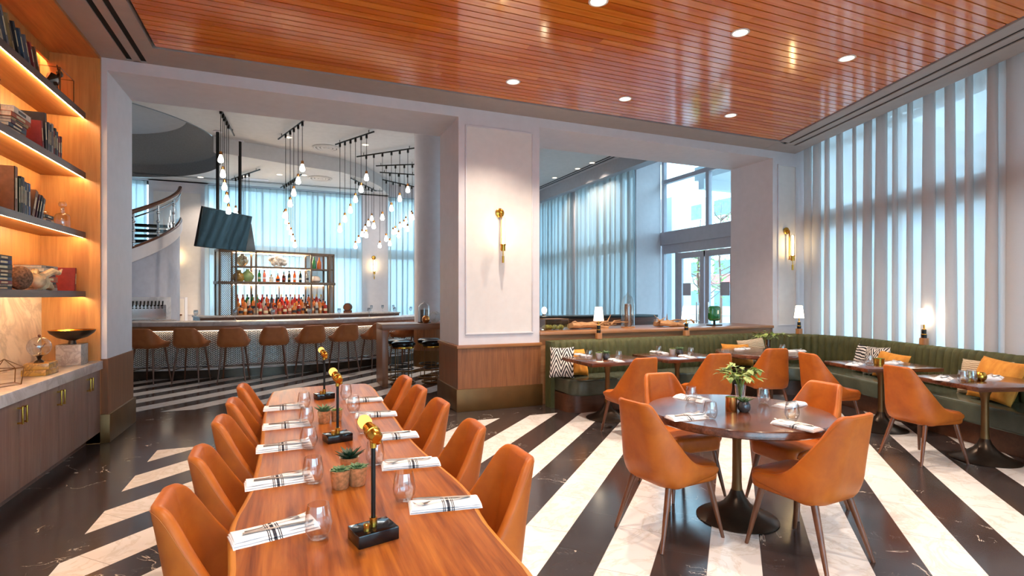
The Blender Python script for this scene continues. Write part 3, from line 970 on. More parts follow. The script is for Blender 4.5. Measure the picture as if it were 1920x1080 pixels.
# bar stools
def make_stool(label):
    t = thing('bar_stool', label, 'bar stool')
    sh, plan, ls, bot, seam = shell_grid(.27, .21, .235, .15, .625, .975, .745, .22, .50, .16, .06, .04, 1.6)
    obj('shell', sh, M['stoolleather'], t, ang=60)
    obj('seat', seat_mb(.27, .235, .235, .15, .62, .725, .042), M['stoolleather'], t, ang=60)
    def ftp(sx, sy, z):
        k = 1 - z/.63
        return (sx*(.16+.065*k), (.16 if sy > 0 else -.15) + sy*.075*k, z)
    for sx in (-1, 1):
        for sy in (-1, 1):
            obj('leg', leg_mb(ftp(sx, sy, .63), ftp(sx, sy, 0), .02, .0115), M['legwood'], t)
    q = [ftp(sx, sy, .24) for sx, sy in ((-1,-1),(1,-1),(1,1),(-1,1))]
    obj('footrest', MB().tube(q, .007, 6, closed=True), M['black'], t)
    return t
stool = Proto(lambda: make_stool('x'))
BCX, BCY, BR = -.9, 16.7, 5.5
sp = [(-2.32,11.25),(-1.66,11.12),(-.97,11.0),(-.3,11.08),(.33,11.32),(.95,11.55),(1.55,11.95),(2.2,12.35),(2.68,12.75)]
yaw = [-24, -16, -5, 4, 16, 20, 24, 28, 30]
for k, (x, y) in enumerate(sp):
    q_ = Vector((x-BCX, y-BCY)); q_ = q_.normalized()*max(5.6, q_.length); x, y = BCX+q_.x, BCY+q_.y
    stool.place((x, y, 0), R(yaw[k]), ['tan bar stool at the curved bar, closest to the stair side', 'second tan bar stool from the stair side of the curved bar', 'third tan bar stool from the stair side, seen squarely from behind',
      'fourth tan bar stool from the stair side of the curved bar', 'fifth tan bar stool from the stair side of the curved bar', 'sixth tan bar stool from the stair side, just before the high table',
      'seventh tan bar stool, partly behind the end of the high table', 'eighth tan bar stool, seen under the high table top', 'ninth tan bar stool, seen under the high table beside the column'][k], 'tan bar stools along the curved bar')

# black backless stools at the high table
def make_round_stool(label):
    t = thing('backless_stool', label, 'bar stool')
    obj('seat', MB().lathe([(0,.655),(.17,.655),(.2,.665),(.212,.69),(.205,.722),(.17,.742),(.08,.748),(0,.75)], 30), M['blackleather'], t)
    obj('seat_band', MB().lathe([(0,.625),(.19,.625),(.194,.64),(.19,.656),(0,.656)], 30), M['brass'], t)
    for k in range(4):
        a = R(45+90*k)
        obj('leg', MB().cyl((.17*math.cos(a), .17*math.sin(a), .01), (.17*math.cos(a), .17*math.sin(a), .63), .0065), M['oldbrass'], t)
    def ring(r, z, q): return MB().tube([(r*math.cos(2*PI*k/32), r*math.sin(2*PI*k/32), z) for k in range(32)], q, 6, closed=True)
    obj('foot_ring', ring(.176, .27, .011), M['black'], t)
    obj('base_ring', ring(.2, .018, .018), M['oldbrass'], t)
    return t
rs = Proto(lambda: make_round_stool('x'))
GS = 'black round stools at the high table'
rs.place((1.82, 9.42, 0), 0, 'near black round stool beside the wooden leg of the high table', GS)
rs.place((2.36, 9.42, 0), .3, 'near black round stool in front of the column', GS)
rs.place((1.85, 9.95, 0), .2, 'far black round stool behind the one by the table leg', GS)
rs.place((2.4, 9.95, 0), .1, 'far black round stool behind the one in front of the column', GS)

# ---------------------------------------------------------------- tables
t = thing('live_edge_table', 'long live edge walnut communal table with desk lamps along it', 'table', (.25, 3.2, 0))
TT = .75
left = [(427,1079),(427,1040),(426,1000),(433,975),(452,945),(467,917),(482,864),(488,830),(491,790),(495,772),(499,752),(513,729)]
right = [(1008,1078),(947,1013),(906,966),(890,928),(865,901),(824,868),(786,836),(760,807),(738,775),(715,745),(701,724),(682,717)]
Lp = [at(x, y, TT) for x, y in left]; Rp = [at(x, y, TT) for x, y in right]
outl = [(-.13, .95), (.60, .95)] + [(p.x, p.y) for p in Rp] + [(p.x, p.y) for p in Lp[::-1]] + [(-.16, 1.35)]
def smooth_poly(p, it=2):
    for _ in range(it):
        q = []
        for i in range(len(p)):
            a, b_ = p[i], p[(i+1) % len(p)]
            q.append((a[0]*.75+b_[0]*.25, a[1]*.75+b_[1]*.25)); q.append((a[0]*.25+b_[0]*.75, a[1]*.25+b_[1]*.75))
        p = q
    return p
loc = [(x-.25, y-3.2) for x, y in smooth_poly(outl, 1)]
def inset(p, d):
    q = []
    for i in range(len(p)):
        a = Vector(p[i-1]); b_ = Vector(p[(i+1) % len(p)]); e = (b_-a).normalized()
        q.append((p[i][0]-e.y*d, p[i][1]+e.x*d))
    return q
area = sum(loc[i-1][0]*loc[i][1]-loc[i][0]*loc[i-1][1] for i in range(len(loc)))
sg = 1 if area > 0 else -1
inn = inset(loc, .022*sg); mid = inset(loc, .009*sg)
obj('tabletop', MB().prism(inn, TT-.05, TT), M['tablewood'], t, ang=50)
low = inset(loc, .03*sg)
obj('live_edge', MB().grid([[(x, y, TT-.0005) for x, y in inn], [(x, y, TT-.003) for x, y in mid], [(x, y, TT-.014) for x, y in loc], [(x, y, TT-.03) for x, y in inset(loc, .005*sg)], [(x, y, TT-.052) for x, y in low], [(x, y, TT-.052) for x, y in inset(loc, .05*sg)]], closed=True), M['sapwood'], t, ang=60)
for y in (-1.85, 1.72):
    lg = MB().rbox(-.25, .25, y-.04, y+.04, 0, .02, .004); lg.rbox(-.2, -.14, y-.03, y+.03, .02, .695, .004); lg.rbox(.14, .2, y-.03, y+.03, .02, .695, .004)
    obj('trestle', lg, M['black'], t)
def trumpet(h, rb=.265):
    return [(0, 0), (rb, 0), (rb+.005, .006), (rb-.005, .014), (rb*.8, .03), (rb*.55, .062), (rb*.34, .105), (.055, .155), (.038, .2)]
def pedestal(t, h):
    obj('pedestal_base', MB().lathe(trumpet(h), 40), M['bronze'], t)
    obj('stem', MB().lathe([(.037, .19), (.031, .26), (.029, h-.16), (.036, h-.1), (.055, h-.05), (.1, h-.012), (.11, h), (0, h)], 24), M['oldbrass'], t)
def round_table(x, y, r_, label):
    t = thing('round_table', label, 'table', (x, y, 0))
    obj('tabletop', MB().lathe([(0, .695), (r_-.012, .695), (r_, .704), (r_, .742), (r_-.006, .75), (0, .75)], 72), M['darktable'], t)
    pedestal(t, .695)
    return t
round_table(RT[0], RT[1], .605, 'round dark walnut table in the foreground set for four, with a leafy vase')
round_table(6.18, 5.72, .6, 'round dark table tucked into the curved corner of the green banquette')
def square_table(x, y, w, d, deg, label):
    t = thing('square_table', label, 'table', (x, y, 0), R(deg))
    obj('tabletop', MB().rbox(-w/2, w/2, -d/2, d/2, .708, .75, .004), M['darktable'], t)
    pedestal(t, .708)
    return t
square_table(3.70, 5.81, .9, .76, 0, 'square dark walnut pedestal table on the banquette next to the pillar')
square_table(4.76, 5.77, .9, .76, 0, 'second square dark walnut pedestal table along the straight banquette')
AW = -math.degrees(math.atan2(.3176, .9482))
square_table(6.34, 4.13, .88, .74, AW, 'square dark pedestal table on the street side with a gold planter')
square_table(6.06, 2.98, .88, .76, AW, 'square dark pedestal table nearest the right edge with two gold cups')

# high communal table in the bar
t = thing('high_table', 'high brown wood table standing against the round column', 'table', (1.42, 9.2, 0))
obj('tabletop', MB().rbox(0, 2.2, 0, .68, .955, 1.06, .004), M['hightable'], t)
obj('side_panel', MB().rbox(.0, .1, .002, .678, 0, .955, .004), M['hightable_v'], t)
obj('side_panel', MB().rbox(2.1, 2.2, .002, .678, 0, .955, .004), M['hightable_v'], t)
obj('foot_rail', MB().cyl((.1, .34, .2), (2.1, .34, .2), .014), M['oldbrass'], t)

# ---------------------------------------------------------------- banquette
YB = 6.67
def build_path():
    rad = .95
    # window line of the back face
    def bx(y): return winx(y) - .17
    c = Vector((bx(YB), YB)); u2 = Vector((-.3176, -.9482))
    ang = math.acos(Vector((-1, 0)).dot(u2)); ti = rad/math.tan(ang/2)
    A = c + Vector((-1, 0))*ti; B = c + u2*ti
    ctr = Vector((A.x, A.y - rad))
    pts = []
    x = 3.36
    while x < A.x - .001: pts.append((Vector((x, YB)), Vector((0, -1)))); x += .0128
    a0 = PI/2; a1 = math.atan2(B.y-ctr.y, B.x-ctr.x); n = int(rad*(a0-a1)/.0128)
    for k in range(n+1):
        a = a0+(a1-a0)*k/n
        d = Vector((math.cos(a), math.sin(a))); pts.append((ctr + d*rad, -d))
    L = 6.6; n = int(L/.0128); nn = Vector((-.9482, .3176))
    for k in range(1, n+1): pts.append((B + u2*L*k/n, nn))
    return pts
PATH = build_path()
def off(i, d):
    p, n = PATH[i]; return p + n*d
S = [0.0]
for i in range(1, len(PATH)): S.append(S[-1] + (PATH[i][0]-PATH[i-1][0]).length)
ban = thing('banquette', 'long curved green banquette with channelled velvet back and leather seat', 'banquette', (0, 0, 0))
rows = []
CH = .102
prof = [(.01, .42, 1), (.045, .46, 1), (.05, .6, 1), (.035, .8, 1), (.022, .875, 1), (.0, .908, .8), (-.03, .922, .3), (-.075, .922, .1), (-.105, .905, 0), (-.11, .86, 0), (-.11, .42, 0)]
ks = list(range(len(PATH)))
for d, z, w in prof:
    row = []
    for i in ks:
        bul = abs(math.sin(PI*S[i]/CH))**.55
        p = off(i, d + w*.034*(bul-.5))
        row.append((p.x, p.y, z - (0 if w > .5 or w == 0 else .004*(1-bul))))
    rows.append(row)
mb = MB().grid(rows)
n = len(ks)
for k in (0, n-1):
    mb.f.append(tuple(j*n+k for j in range(len(prof))))
obj('backrest', mb, M['velvet'], ban, ang=75)
def slab(d0, d1, rc):
    o = [off(i, d0) for i in range(0, len(PATH), 3)]
    i0 = next(i for i in range(len(PATH)) if S[i] > rc)
    fr = [off(i, d1) for i in range(i0, len(PATH), 3)]
    c = off(i0, d1-rc)
    cor = [c + Vector((-rc*math.cos(a), -rc*math.sin(a))) for a in [PI/2*(1-k/8) for k in range(1, 9)]]
    return [(p.x, p.y) for p in o] + [(p.x, p.y) for p in fr[::-1]] + [(p.x, p.y) for p in cor]
obj('seat', MB().prism(slab(.035, .60, .22), .235, .445, .03, 4), M['greenseat'], ban, ang=50)
obj('plinth', MB().prism(slab(.0, .48, .2), 0, .237), M['basewood'], ban, ang=50)
ep = MB().box(3.3, 3.36, YB-.06, YB+.11, .0, .915)
obj('end_panel', ep, M['velvet'], ban)
lr = MB().prism([(winx(y)-.05, y) for y in (6.4, 3, 0)] + [(winx(y)+.02, y) for y in (0, 3, 6.4)], .0, .86)
obj('back_frame', lr, M['basewood'], ban)

# ---------------------------------------------------------------- curved bar
HC = herring_mat(BCX, BCY, 5.2)
bar = thing('bar_counter', 'curved bar counter with stone top over black and white chevron tile', 'bar counter', (0,0,0))
def arcp(r_, a): return (BCX + r_*math.cos(a), BCY + r_*math.sin(a))
A0, A1 = R(-116), R(-8)
NA = 110
AN = [A0+(A1-A0)*k/NA for k in range(NA+1)]
def ring(r0, r1, z0, z1, bev=0):
    return MB().prism([arcp(r1, a) for a in AN] + [arcp(r0, a) for a in AN[::-1]], z0, z1, bev)
obj('countertop', ring(4.78, BR, .985, 1.06, .006), M['barTop'], bar, ang=50)
obj('apron', ring(4.9, BR-.06, .9, .985), M['capwood'], bar, ang=50)
obj('tiled_front', ring(4.95, 5.2, .2, .9), HC, bar, ang=50)
obj('plinth', ring(4.95, 5.22, 0, .2), M['bronze'], bar, ang=50)
obj('led_strip', ring(5.235, 5.255, .885, .899), M['ledcool'], bar, ang=50)
obj('foot_ledge', ring(5.1, 5.36, .165, .195, .004), M['quartz'], bar, ang=50)
fr = MB().tube([(*arcp(5.36, a), .24) for a in AN], .012, 8)
for k in range(0, NA, 10): fr.cyl((*arcp(5.19, AN[k]), .24), (*arcp(5.36, AN[k]), .24), .008)
obj('foot_rail', fr, M['chrome'], bar)

# back bar
t = thing('back_counter', 'stone topped working counter carrying the bottle shelves behind the bar', 'counter', (-.55, 15.15, 0), R(18.5))
obj('cabinet', MB().box(-1.6, 3.6, -.32, .5, 0, 1.02), M['basewood'], t)
obj('worktop', MB().rbox(-1.62, 3.62, -.36, .52, 1.02, 1.06, .005), M['barTop'], t)
t2 = thing('tap_counter', 'low counter below the beer taps beside the stair wall', 'counter', (-2.62, 12.62, 0), R(25))
obj('cabinet', MB().box(-.42, .4, -.2, .2, 0, 1.02), M['basewood'], t2)
obj('worktop', MB().rbox(-.44, .42, -.22, .22, 1.02, 1.06, .005), M['barTop'], t2)
# ---------------------------------------------------------------- back bar shelves and bottles
BO = Vector((-.26, 15.15, 0)); BA = R(18.5)
def bb(x, y, z): return BO + Vector((x*math.cos(BA)-y*math.sin(BA), x*math.sin(BA)+y*math.cos(BA), z))
t = thing('back_bar_shelf', 'open framed back bar shelving with mesh ends, full of lit bottles', 'shelving', BO, BA)
f = MB()
M['shelfbronze'] = plain('shelf_bronze', '#6f5a4a', .45, .4)
for x in (-1.42, -1.05, -.59, .8, 1.3, 1.42):
    for y in (0, .42):
        f.box(x-.02, x+.02, y-.02, y+.02, 1.06, 2.68)
for x in (0.1,): f.box(x-.012, x+.012, .4, .43, 1.06, 1.84)
for z0, z1 in ((2.64, 2.69),):
    for y in (0, .42): f.box(-1.44, 1.44, y-.02, y+.02, z0, z1)
    for x in (-1.42, -.59, .8, 1.42): f.box(x-.02, x+.02, 0, .42, z0, z1)
obj('frame', f, M['shelfbronze'], t)
obj('long_shelf', MB().rbox(-1.46, 1.46, -.04, .46, 1.83, 1.9, .004), M['shelfbronze'], t)
obj('upper_shelf', MB().rbox(-1.05, .8, 0, .42, 2.25, 2.29, .004), M['shelfbronze'], t)
obj('end_shelf', MB().rbox(.8, 1.42, 0, .42, 2.23, 2.27, .004), M['shelfbronze'], t)
obj('mesh_panel', MB().box(-1.40, -1.07, -.002, .002, 1.06, 2.66).box(-1.425, -1.415, 0, .42, 1.06, 2.66), M['mesh'], t)
obj('mesh_panel', MB().box(1.32, 1.40, -.002, .002, 1.06, 2.66).box(1.415, 1.425, 0, .42, 1.06, 2.66).box(.82, 1.28, .42, .424, 1.06, 2.66), M['mesh'], t)
obj('led_strip', MB().box(-1.03, 1.28, .37, .39, 1.818, 1.829).box(-.57, .78, .37, .39, 2.238, 2.249).box(-1.03, .78, .37, .39, 2.628, 2.639), M['led'], t)
obj('bottle_riser', MB().box(-1.02, 1.28, .14, .40, 1.06, 1.13).box(-1.02, 1.28, .27, .40, 1.13, 1.2), M['shelfbronze'], t)

GLS = {'green': bottle_glass('green_bottle', '#3f9a55', .45), 'amber': bottle_glass('amber_bottle', '#ea8a34', .6), 'red': bottle_glass('red_bottle', '#d8452a', .55),
       'clear': bottle_glass('clear_bottle', '#e4e2dc', .6), 'orange': bottle_glass('orange_bottle', '#f7b05a', .6), 'brown': bottle_glass('brown_bottle', '#7a3a1a', .4), 'dark': bottle_glass('dark_bottle', '#2e3d2c', .2), 'pink': bottle_glass('pink_bottle', '#e59a86', .5)}
SHAPES = {'tall slim': [(0,0),(.034,0),(.037,.01),(.037,.19),(.03,.215),(.014,.245),(.013,.29)],
          'square shouldered': [(0,0),(.042,0),(.045,.01),(.045,.16),(.038,.178),(.015,.19),(.014,.255)],
          'round bellied': [(0,0),(.04,0),(.052,.03),(.052,.09),(.036,.14),(.016,.165),(.014,.22)],
          'short squat': [(0,0),(.046,0),(.05,.01),(.05,.12),(.043,.135),(.016,.145),(.015,.185)]}
LABELC = ['#efe6d2', '#d9c9a0', '#2a2a30', '#e8e4de', '#a33a2a']
CAPC = ['#1a1a1c', '#a8321f', '#c9a24a', '#e9e4da', '#1d4a2a']
def make_bottle(shape, col, capc, labc):
    t = thing('bottle', 'x', 'bottle')
    pr = SHAPES[shape]
    obj('body', MB().lathe(pr + [(0, pr[-1][1])], 14), GLS[col], t)
    z = pr[-1][1]
    obj('cap', MB().lathe([(0, z-.03), (.0165, z-.03), (.0165, z+.012), (0, z+.012)], 12), col_mat(capc), t)
    rr = max(r_ for r_, _ in pr) + .0008
    zl = [zz for r_, zz in pr if r_ > rr*.93]
    zc = (min(zl)+max(zl))/2; za, zb = zc-.03, zc+.022
    rows = [[(rr*math.cos(a), rr*math.sin(a), zz) for a in [R(-165+150*k/8) for k in range(9)]] for zz in (za, zb)]
    obj('label', MB().grid(rows), col_mat(labc), t)
    return t
BP = {}
def bottle(shape, col, loc, label, group, ci=0, li=0, rz=0):
    k = (shape, col, ci, li)
    if k not in BP: BP[k] = Proto(lambda: make_bottle(shape, col, CAPC[ci], LABELC[li]))
    BP[k].place(loc, BA+rz, label, group)
def bottle_big(*a):

    n0 = len(COL.objects)
    bottle(*a)
    BIG.append(COL.objects[n0])
BIG = []
sx = [(490,'green','tall slim'),(499.5,'pink','tall slim'),(512.5,'clear','short squat'),(524.5,'amber','round bellied'),(536,'brown','square shouldered'),(546,'dark','tall slim'),(556,'amber','tall slim'),(567,'dark','tall slim'),(580,'clear','tall slim')]
def px2s(px):
    t_ = (px*13-5356)/(3894-1.8*px); return -1.42+2.84*t_
for k, (px, c, shp) in enumerate(sx):
    bottle(shp, c, bb(px2s(px), .17, 1.9), '%s %s bottle, %s from the stair end of the middle bar shelf' % (shp, c, ORD[k]), 'bottles on the long middle shelf', k % 5, (k*2+1) % 5)
r = random.Random(21)
cols = ['amber','red','orange','brown','amber','red','clear','orange','pink','amber']
for row, (y, z, n) in enumerate(((.06, 1.06, 19), (.2, 1.13, 19), (.335, 1.2, 19))):
    for k in range(n):
        s_ = -1.0 + 2.26*(k+.5)/n
        c = r.choice(cols); shp = r.choice(['tall slim','square shouldered','round bellied','short squat','tall slim'] if row == 0 else ['tall slim','square shouldered','tall slim'])
        if row == 2: c = 'green' if k in (2,3,4) else (r.choice(['dark', 'clear', 'amber', 'red']))
        if row == 2: shp = 'tall slim'
        bottle_big(shp, c, bb(s_ + r.uniform(-.012, .012), y + r.uniform(-.01, .01), z),
               '%s %s bottle, %s from the stair end, %s row of lower bar shelf' % (shp, c, ORD[k], ('front', 'middle', 'back')[row]),
               'bottles crowding the lower bar shelf', r.choice([0,1,2,0]), r.choice([1,2,4,1]), r.uniform(-.3,.3))
for o_ in BIG: o_.scale = (1.15, 1.15, 1.25)
# decor on the back bar
m = MB(); r = random.Random(4)
for k in range(40):
    a_ = r.uniform(0, 6.28); q_ = math.sqrt(r.random()); m.sphere((.2*q_*math.cos(a_), r.uniform(-.08,.08), .165+.09*q_*math.sin(a_)), r.uniform(.05,.075), 10, 7)
m.lathe([(0,0),(.1,0),(.1,.03),(0,.03)], 16)
solo('coral_ornament', m, plain('white_coral', '#f0e6da', .8, var=.05), 'large puffy white coral ornament on the upper back bar shelf', 'ornament', bb(.0, .2, 2.29))
def vase_prof(kind):
    return {'globe': [(0,0),(.06,0),(.13,.07),(.15,.14),(.12,.22),(.05,.27),(.04,.3),(.05,.32)], 'jug': [(0,0),(.1,0),(.14,.08),(.12,.18),(.06,.24),(.06,.29)],
            'tall': [(0,0),(.05,0),(.06,.05),(.055,.2),(.02,.26),(.02,.33)], 'shell': [(0,0),(.07,0),(.13,.05),(.13,.1),(.08,.17),(0,.19)]}[kind]
for kind, mt, s_, y, z, lab in (('globe', M['smoke'], -.86, .2, 2.29, 'smoky glass globe vase in the top corner of the back bar shelf'),
      ('jug', M['goldstone'], -.95, .2, 1.9, 'small glowing amber bowl vase at the stair end of the long middle shelf'),
      ('globe', bottle_glass('sage_glass', '#b9c79a', .5), -.73, .2, 1.9, 'pale green glass vase next to the amber bowl on the long middle shelf'),
      ('tall', GLS['green'], .95, .2, 2.27, 'slim green glass vase on the end shelf of the back bar'),
      ('tall', GLS['amber'], 1.1, .22, 2.27, 'slim amber vase on the end shelf of the back bar'),
      ('shell', plain('shell_pink', '#ecd3c2', .5), 1.0, .2, 1.9, 'pale round shell ornament at the column end of the long middle shelf')):
    solo('vase', MB().lathe(vase_prof(kind), 20), mt, lab, 'vase', bb(s_, y, z), 0, 'ornaments on the back bar')
# small barrel
brl = thing('barrel', 'small wooden spirits barrel on a stand at the end of the bottle shelves', 'barrel', bb(1.85, .05, 1.06), BA-R(35))
pr = [(0,-.13),(.095,-.13),(.11,-.06),(.115,0),(.11,.06),(.095,.13),(0,.13)]
Mx = Matrix.Translation((0,0,.16)) @ Matrix.Rotation(R(90), 4, 'X')
obj('cask', MB().lathe(pr, 22, (0,0,0), Mx), M['legwood'], brl)
h_ = MB()
for zz in (-.1, -.045, .045, .1): h_.lathe([(.1,zz-.01),(.116 if abs(zz) < .06 else .108,zz-.01),(.116 if abs(zz) < .06 else .108,zz+.01),(.1,zz+.01)], 22, (0,0,0), Mx)
obj('hoop', h_, M['black'], brl)
obj('cradle', MB().box(-.1,.1,-.1,-.06,0,.07).box(-.1,.1,.06,.1,0,.07), M['legwood'], brl)
# beer taps
tp = thing('tap_tower', 'white marble beer tap tower with a row of black handles', 'beer taps', (-2.62, 12.62, 1.06), R(25))
obj('tower', MB().rbox(-.42, .36, -.1, .15, 0, .46, .006), M['quartz'], tp)
obj('steel_plate', MB().box(-.4, .27, -.112, -.1, .02, .3), M['chrome'], tp)
for k in range(10):
    x = -.36 + .062*k
    hd = MB().cyl((x, -.14, .27), (x, -.17, .38), .011, .015, 8)
    hd.cyl((x, -.1, .25), (x, -.15, .24), .012, .012, 8)
    obj('tap_handle', hd, M['black'], tp)

# wine glasses on the bar
def make_wine():
    t = thing('wine_glass', 'x', 'wine glass')
    obj('stem', MB().lathe([(0,0),(.036,.001),(.034,.004),(.006,.01),(.004,.05),(.005,.095),(.014,.105)], 20), M['wineglass'], t)
    obj('bowl', MB().lathe([(.004,.099),(.025,.11),(.04,.145),(.041,.17),(.034,.21),(.033,.21),(.04,.17)], 20), M['wineglass'], t)
    return t
wine = Proto(make_wine)
wpx = [(380,600,'behind the first bar stool'),(443,600,'behind the third bar stool'),(508,598,'between the third and fourth bar stools'),(567,596.5,'behind the fifth bar stool'),(622,595.5,'in front of the barrel'),(668,593.5,'above the seventh bar stool'),(706,591.5,'just before the high table'),(738,590,'above the end of the high table'),(757,588.5,'close to the white column')]
GW = 'wine glasses along the bar'
for px, py, w in wpx:
    p = at(px, py, 1.06)
    # keep on the counter
    d = Vector((p.x-BCX, p.y-BCY)); rr = min(5.38, max(4.9, d.length)); d = d.normalized()*rr
    wine.place((BCX+d.x, BCY+d.y, 1.06), 0, 'stemmed wine glass on the curved bar top, ' + w, GW)
for k, s_ in enumerate((2.5, 2.85, 3.2)):
    wine.place(bb(s_, -.1, 1.06), 0, 'stemmed wine glass on the rear counter past the barrel, %s from it' % ORD[k], GW)
def make_mat():
    t = thing('bar_mat', 'x', 'place mat')
    obj('mat', MB().rbox(-.16,.16,-.11,.11,0,.004,.0015), M['quartz'], t)
    return t
sm = Proto(make_mat)
for k, (px, w) in enumerate(((372,'in front of the second stool'),(440,'in front of the third stool'),(511,'in front of the fourth stool'))):
    a = -PI/2 - .22 + .13*k
    sm.place((*arcp(5.3, a), 1.06), a+PI/2, 'white menu card lying flat on the curved bar, ' + w, 'flat cards on the bar')

# decor on the high table
def make_cloche(r_, h):
    pr = [(r_,0),(r_,h-r_)] + [(r_*math.cos(R(a)), h-r_+r_*math.sin(R(a))) for a in range(10, 91, 10)]
    pr[-1] = (0, h)
    m = MB().lathe(pr, 32); m.sphere((0,0,h+.015), .016, 10, 8)
    return m
c1 = thing('glass_cloche', 'glass dome with a dark book inside on the high bar table', 'cloche', (2.22, 9.55, 1.06))
obj('dome', make_cloche(.105, .36), M['cloche'], c1)
obj('tray', MB().lathe([(0,0),(.12,0),(.12,.015),(0,.015)], 28), M['darktable'], c1)
solo('book', MB().rbox(-.05,.05,-.05,.05,0,.22,.004), col_mat('#4b3127'), 'dark brown block of books standing inside the glass dome on the high table', 'book', (2.22, 9.55, 1.075), .4)
solo('gold_sphere', MB().sphere((0,0,.07), .07, 18, 12), M['copper'], 'small gold ball beside the glass dome on the high table', 'ornament', (2.2, 9.33, 1.06))
m = MB()
for k in range(9):
    a = PI*k/9
    for tl in (0, 1.0):
        m.tube([(.1*math.cos(2*PI*q/24)*math.cos(a), .1*math.cos(2*PI*q/24)*math.sin(a)*math.cos(tl)-.1*math.sin(2*PI*q/24)*math.sin(tl), .1+.1*math.sin(2*PI*q/24)*math.cos(tl)+.1*math.cos(2*PI*q/24)*math.sin(a)*math.sin(tl)) for q in range(24)], .0018, 4, closed=True)
solo('wire_sphere', m, M['steel'], 'openwork wire ball on the high table next to the pillar', 'ornament', (2.43, 9.58, 1.06))

# ---------------------------------------------------------------- hanging tracks of bulbs
def track(e0, e1, zr, pend, label, hid=()):
    a = at(e0[0], e0[1], zr); b_ = at(e1[0], e1[1], zr)
    t = thing('track_pendant', label, 'pendant light', ((a+b_)/2).to_tuple(), 0, 'black tracks of bare hanging bulbs')
    o = (a+b_)/2
    top = (BZ if zr > 4.9 else 4.75) - zr
    r_ = MB().tube([a-o, b_-o], .018, 6)
    for q in (.12, .88): r_.cyl((a-o).lerp(b_-o, q), (a-o).lerp(b_-o, q)+Vector((0,0,top)), .008, .008, 6)
    obj('rail', r_, M['black'], t)
    f_ = lambda p: 1005*0
    for px, py in pend:
        # point of the rail seen at this pixel column
        best = min((Vector(a).lerp(b_, k/200) for k in range(-40, 241)), key=lambda p: abs(960 + FPX*(p.x*CY - p.y*SY)/(p.x*SY + p.y*CY) - px))
        Z = best.x*SY + best.y*CY
        zb = CAMZ + Z*(HOR-py)/FPX
        l = best - o
        c = obj('cord', MB().cyl(l+Vector((0,0,-.015)), (l.x, l.y, zb-o.z+.11), .006, .006, 5).box(l.x-.022, l.x+.022, l.y-.022, l.y+.022, -.09, -.01), M['black'], t)
        obj('socket', MB().lathe([(0,.12),(.02,.12),(.026,.11),(.028,.055),(0,.055)], 12, (l.x, l.y, zb-o.z)), M['copper'], c)
        obj('bulb', MB().lathe([(.022,.056),(.026,.04),(.045,-.02),(.05,-.05),(.042,-.078),(.02,-.092),(0,-.095)], 14, (l.x, l.y, zb-o.z)), M['bulb'], c)
H1, H2 = 5.03, 4.69
track((411,199),(439,254),H1,[(414,296),(418,324),(421,348),(425,371),(428.5,393)],'black track of bulbs hanging directly in front of the tilted television')
track((522,261),(579,219),H1,[(535.6,402),(544,380),(551,359.5),(559,337),(567,313)],'black track of five bulbs above the stair end of the bottle shelves')
track((629,271),(701,247),H1,[(637.5,428),(646.5,409),(657,392),(666.5,372),(677,353),(687,331)],'black track of six bulbs next to the nearer round air vent')
track((669,294),(782,277),H1,[(686.5,439),(701,422),(717,406),(734,389),(749.5,371),(765,354)],'long black track of six bulbs reaching the column, nearest of the fan')
track((705,311),(782,308),H1,[(724,446),(741.5,432),(758,420),(773,406)],'black track beside the column, second nearest of the fan')
track((712,323),(782,328),H1,[(731,455),(747.5,440),(764,428)],'black track beside the column, third nearest of the fan')
track((704,334),(776,350),H1,[(712,459),(724,446),(737,434),(750,423),(761,413),(772,402)],'black track beside the column, farthest of the fan')
track((658,334),(705,358),H2,[(666.5,460),(672.5,449),(679,438),(685,428),(691,418),(697,408)],'black track of six bulbs hanging in front of the bar sconce')
track((526,352),(565,327),H2,[(533,403),(537.5,414),(541.5,425),(545.5,434.5),(549,446),(553,458)],'black track whose bulbs step down over the white coral ornament')
track((434,336),(487,318),H2,[(442,394),(447,404),(454,414),(460,424),(467,434)],'black track of bulbs mostly hidden behind the television')

# ---------------------------------------------------------------- televisions
def tv(loc, rz, tilt, w, h, label, poles):
    t = thing('television', label, 'television', loc, rz)
    Mx = Matrix.Rotation(tilt, 4, 'X')
    obj('housing', MB().rbox(-w/2, w/2, 0, .05, -h/2, h/2, .006, 2, Mx), M['black'], t)
    obj('screen', MB().box(-w/2+.012, w/2-.012, -.003, .002, -h/2+.014, h/2-.012, Mx), M['screen'], t)
    pz = BZ - loc[2]
    for px_ in poles:
        p_ = MB().cyl((px_, .16, -.1), (px_, .16, pz), .035); p_.cyl((px_, .05, 0), (px_, .16, 0), .03)
        obj('ceiling_pole', p_, M['black'], t)
        obj('ceiling_plate', MB().lathe([(0,pz-.02),(.09,pz-.02),(.09,pz-.002),(0,pz-.002)], 20, (px_, .16, 0)), M['wall'], t)
    return t
tv((-1.31, 13.09, 2.955), R(55), R(12.4), 1.45, .833, 'flat television tilted down over the bar, its screen reflecting the windows', (-.05,))
tv((-1.22, 13.86, 2.93), R(235), R(10), 1.2, .7, 'second dark television turned away behind the tilted one', (0,))

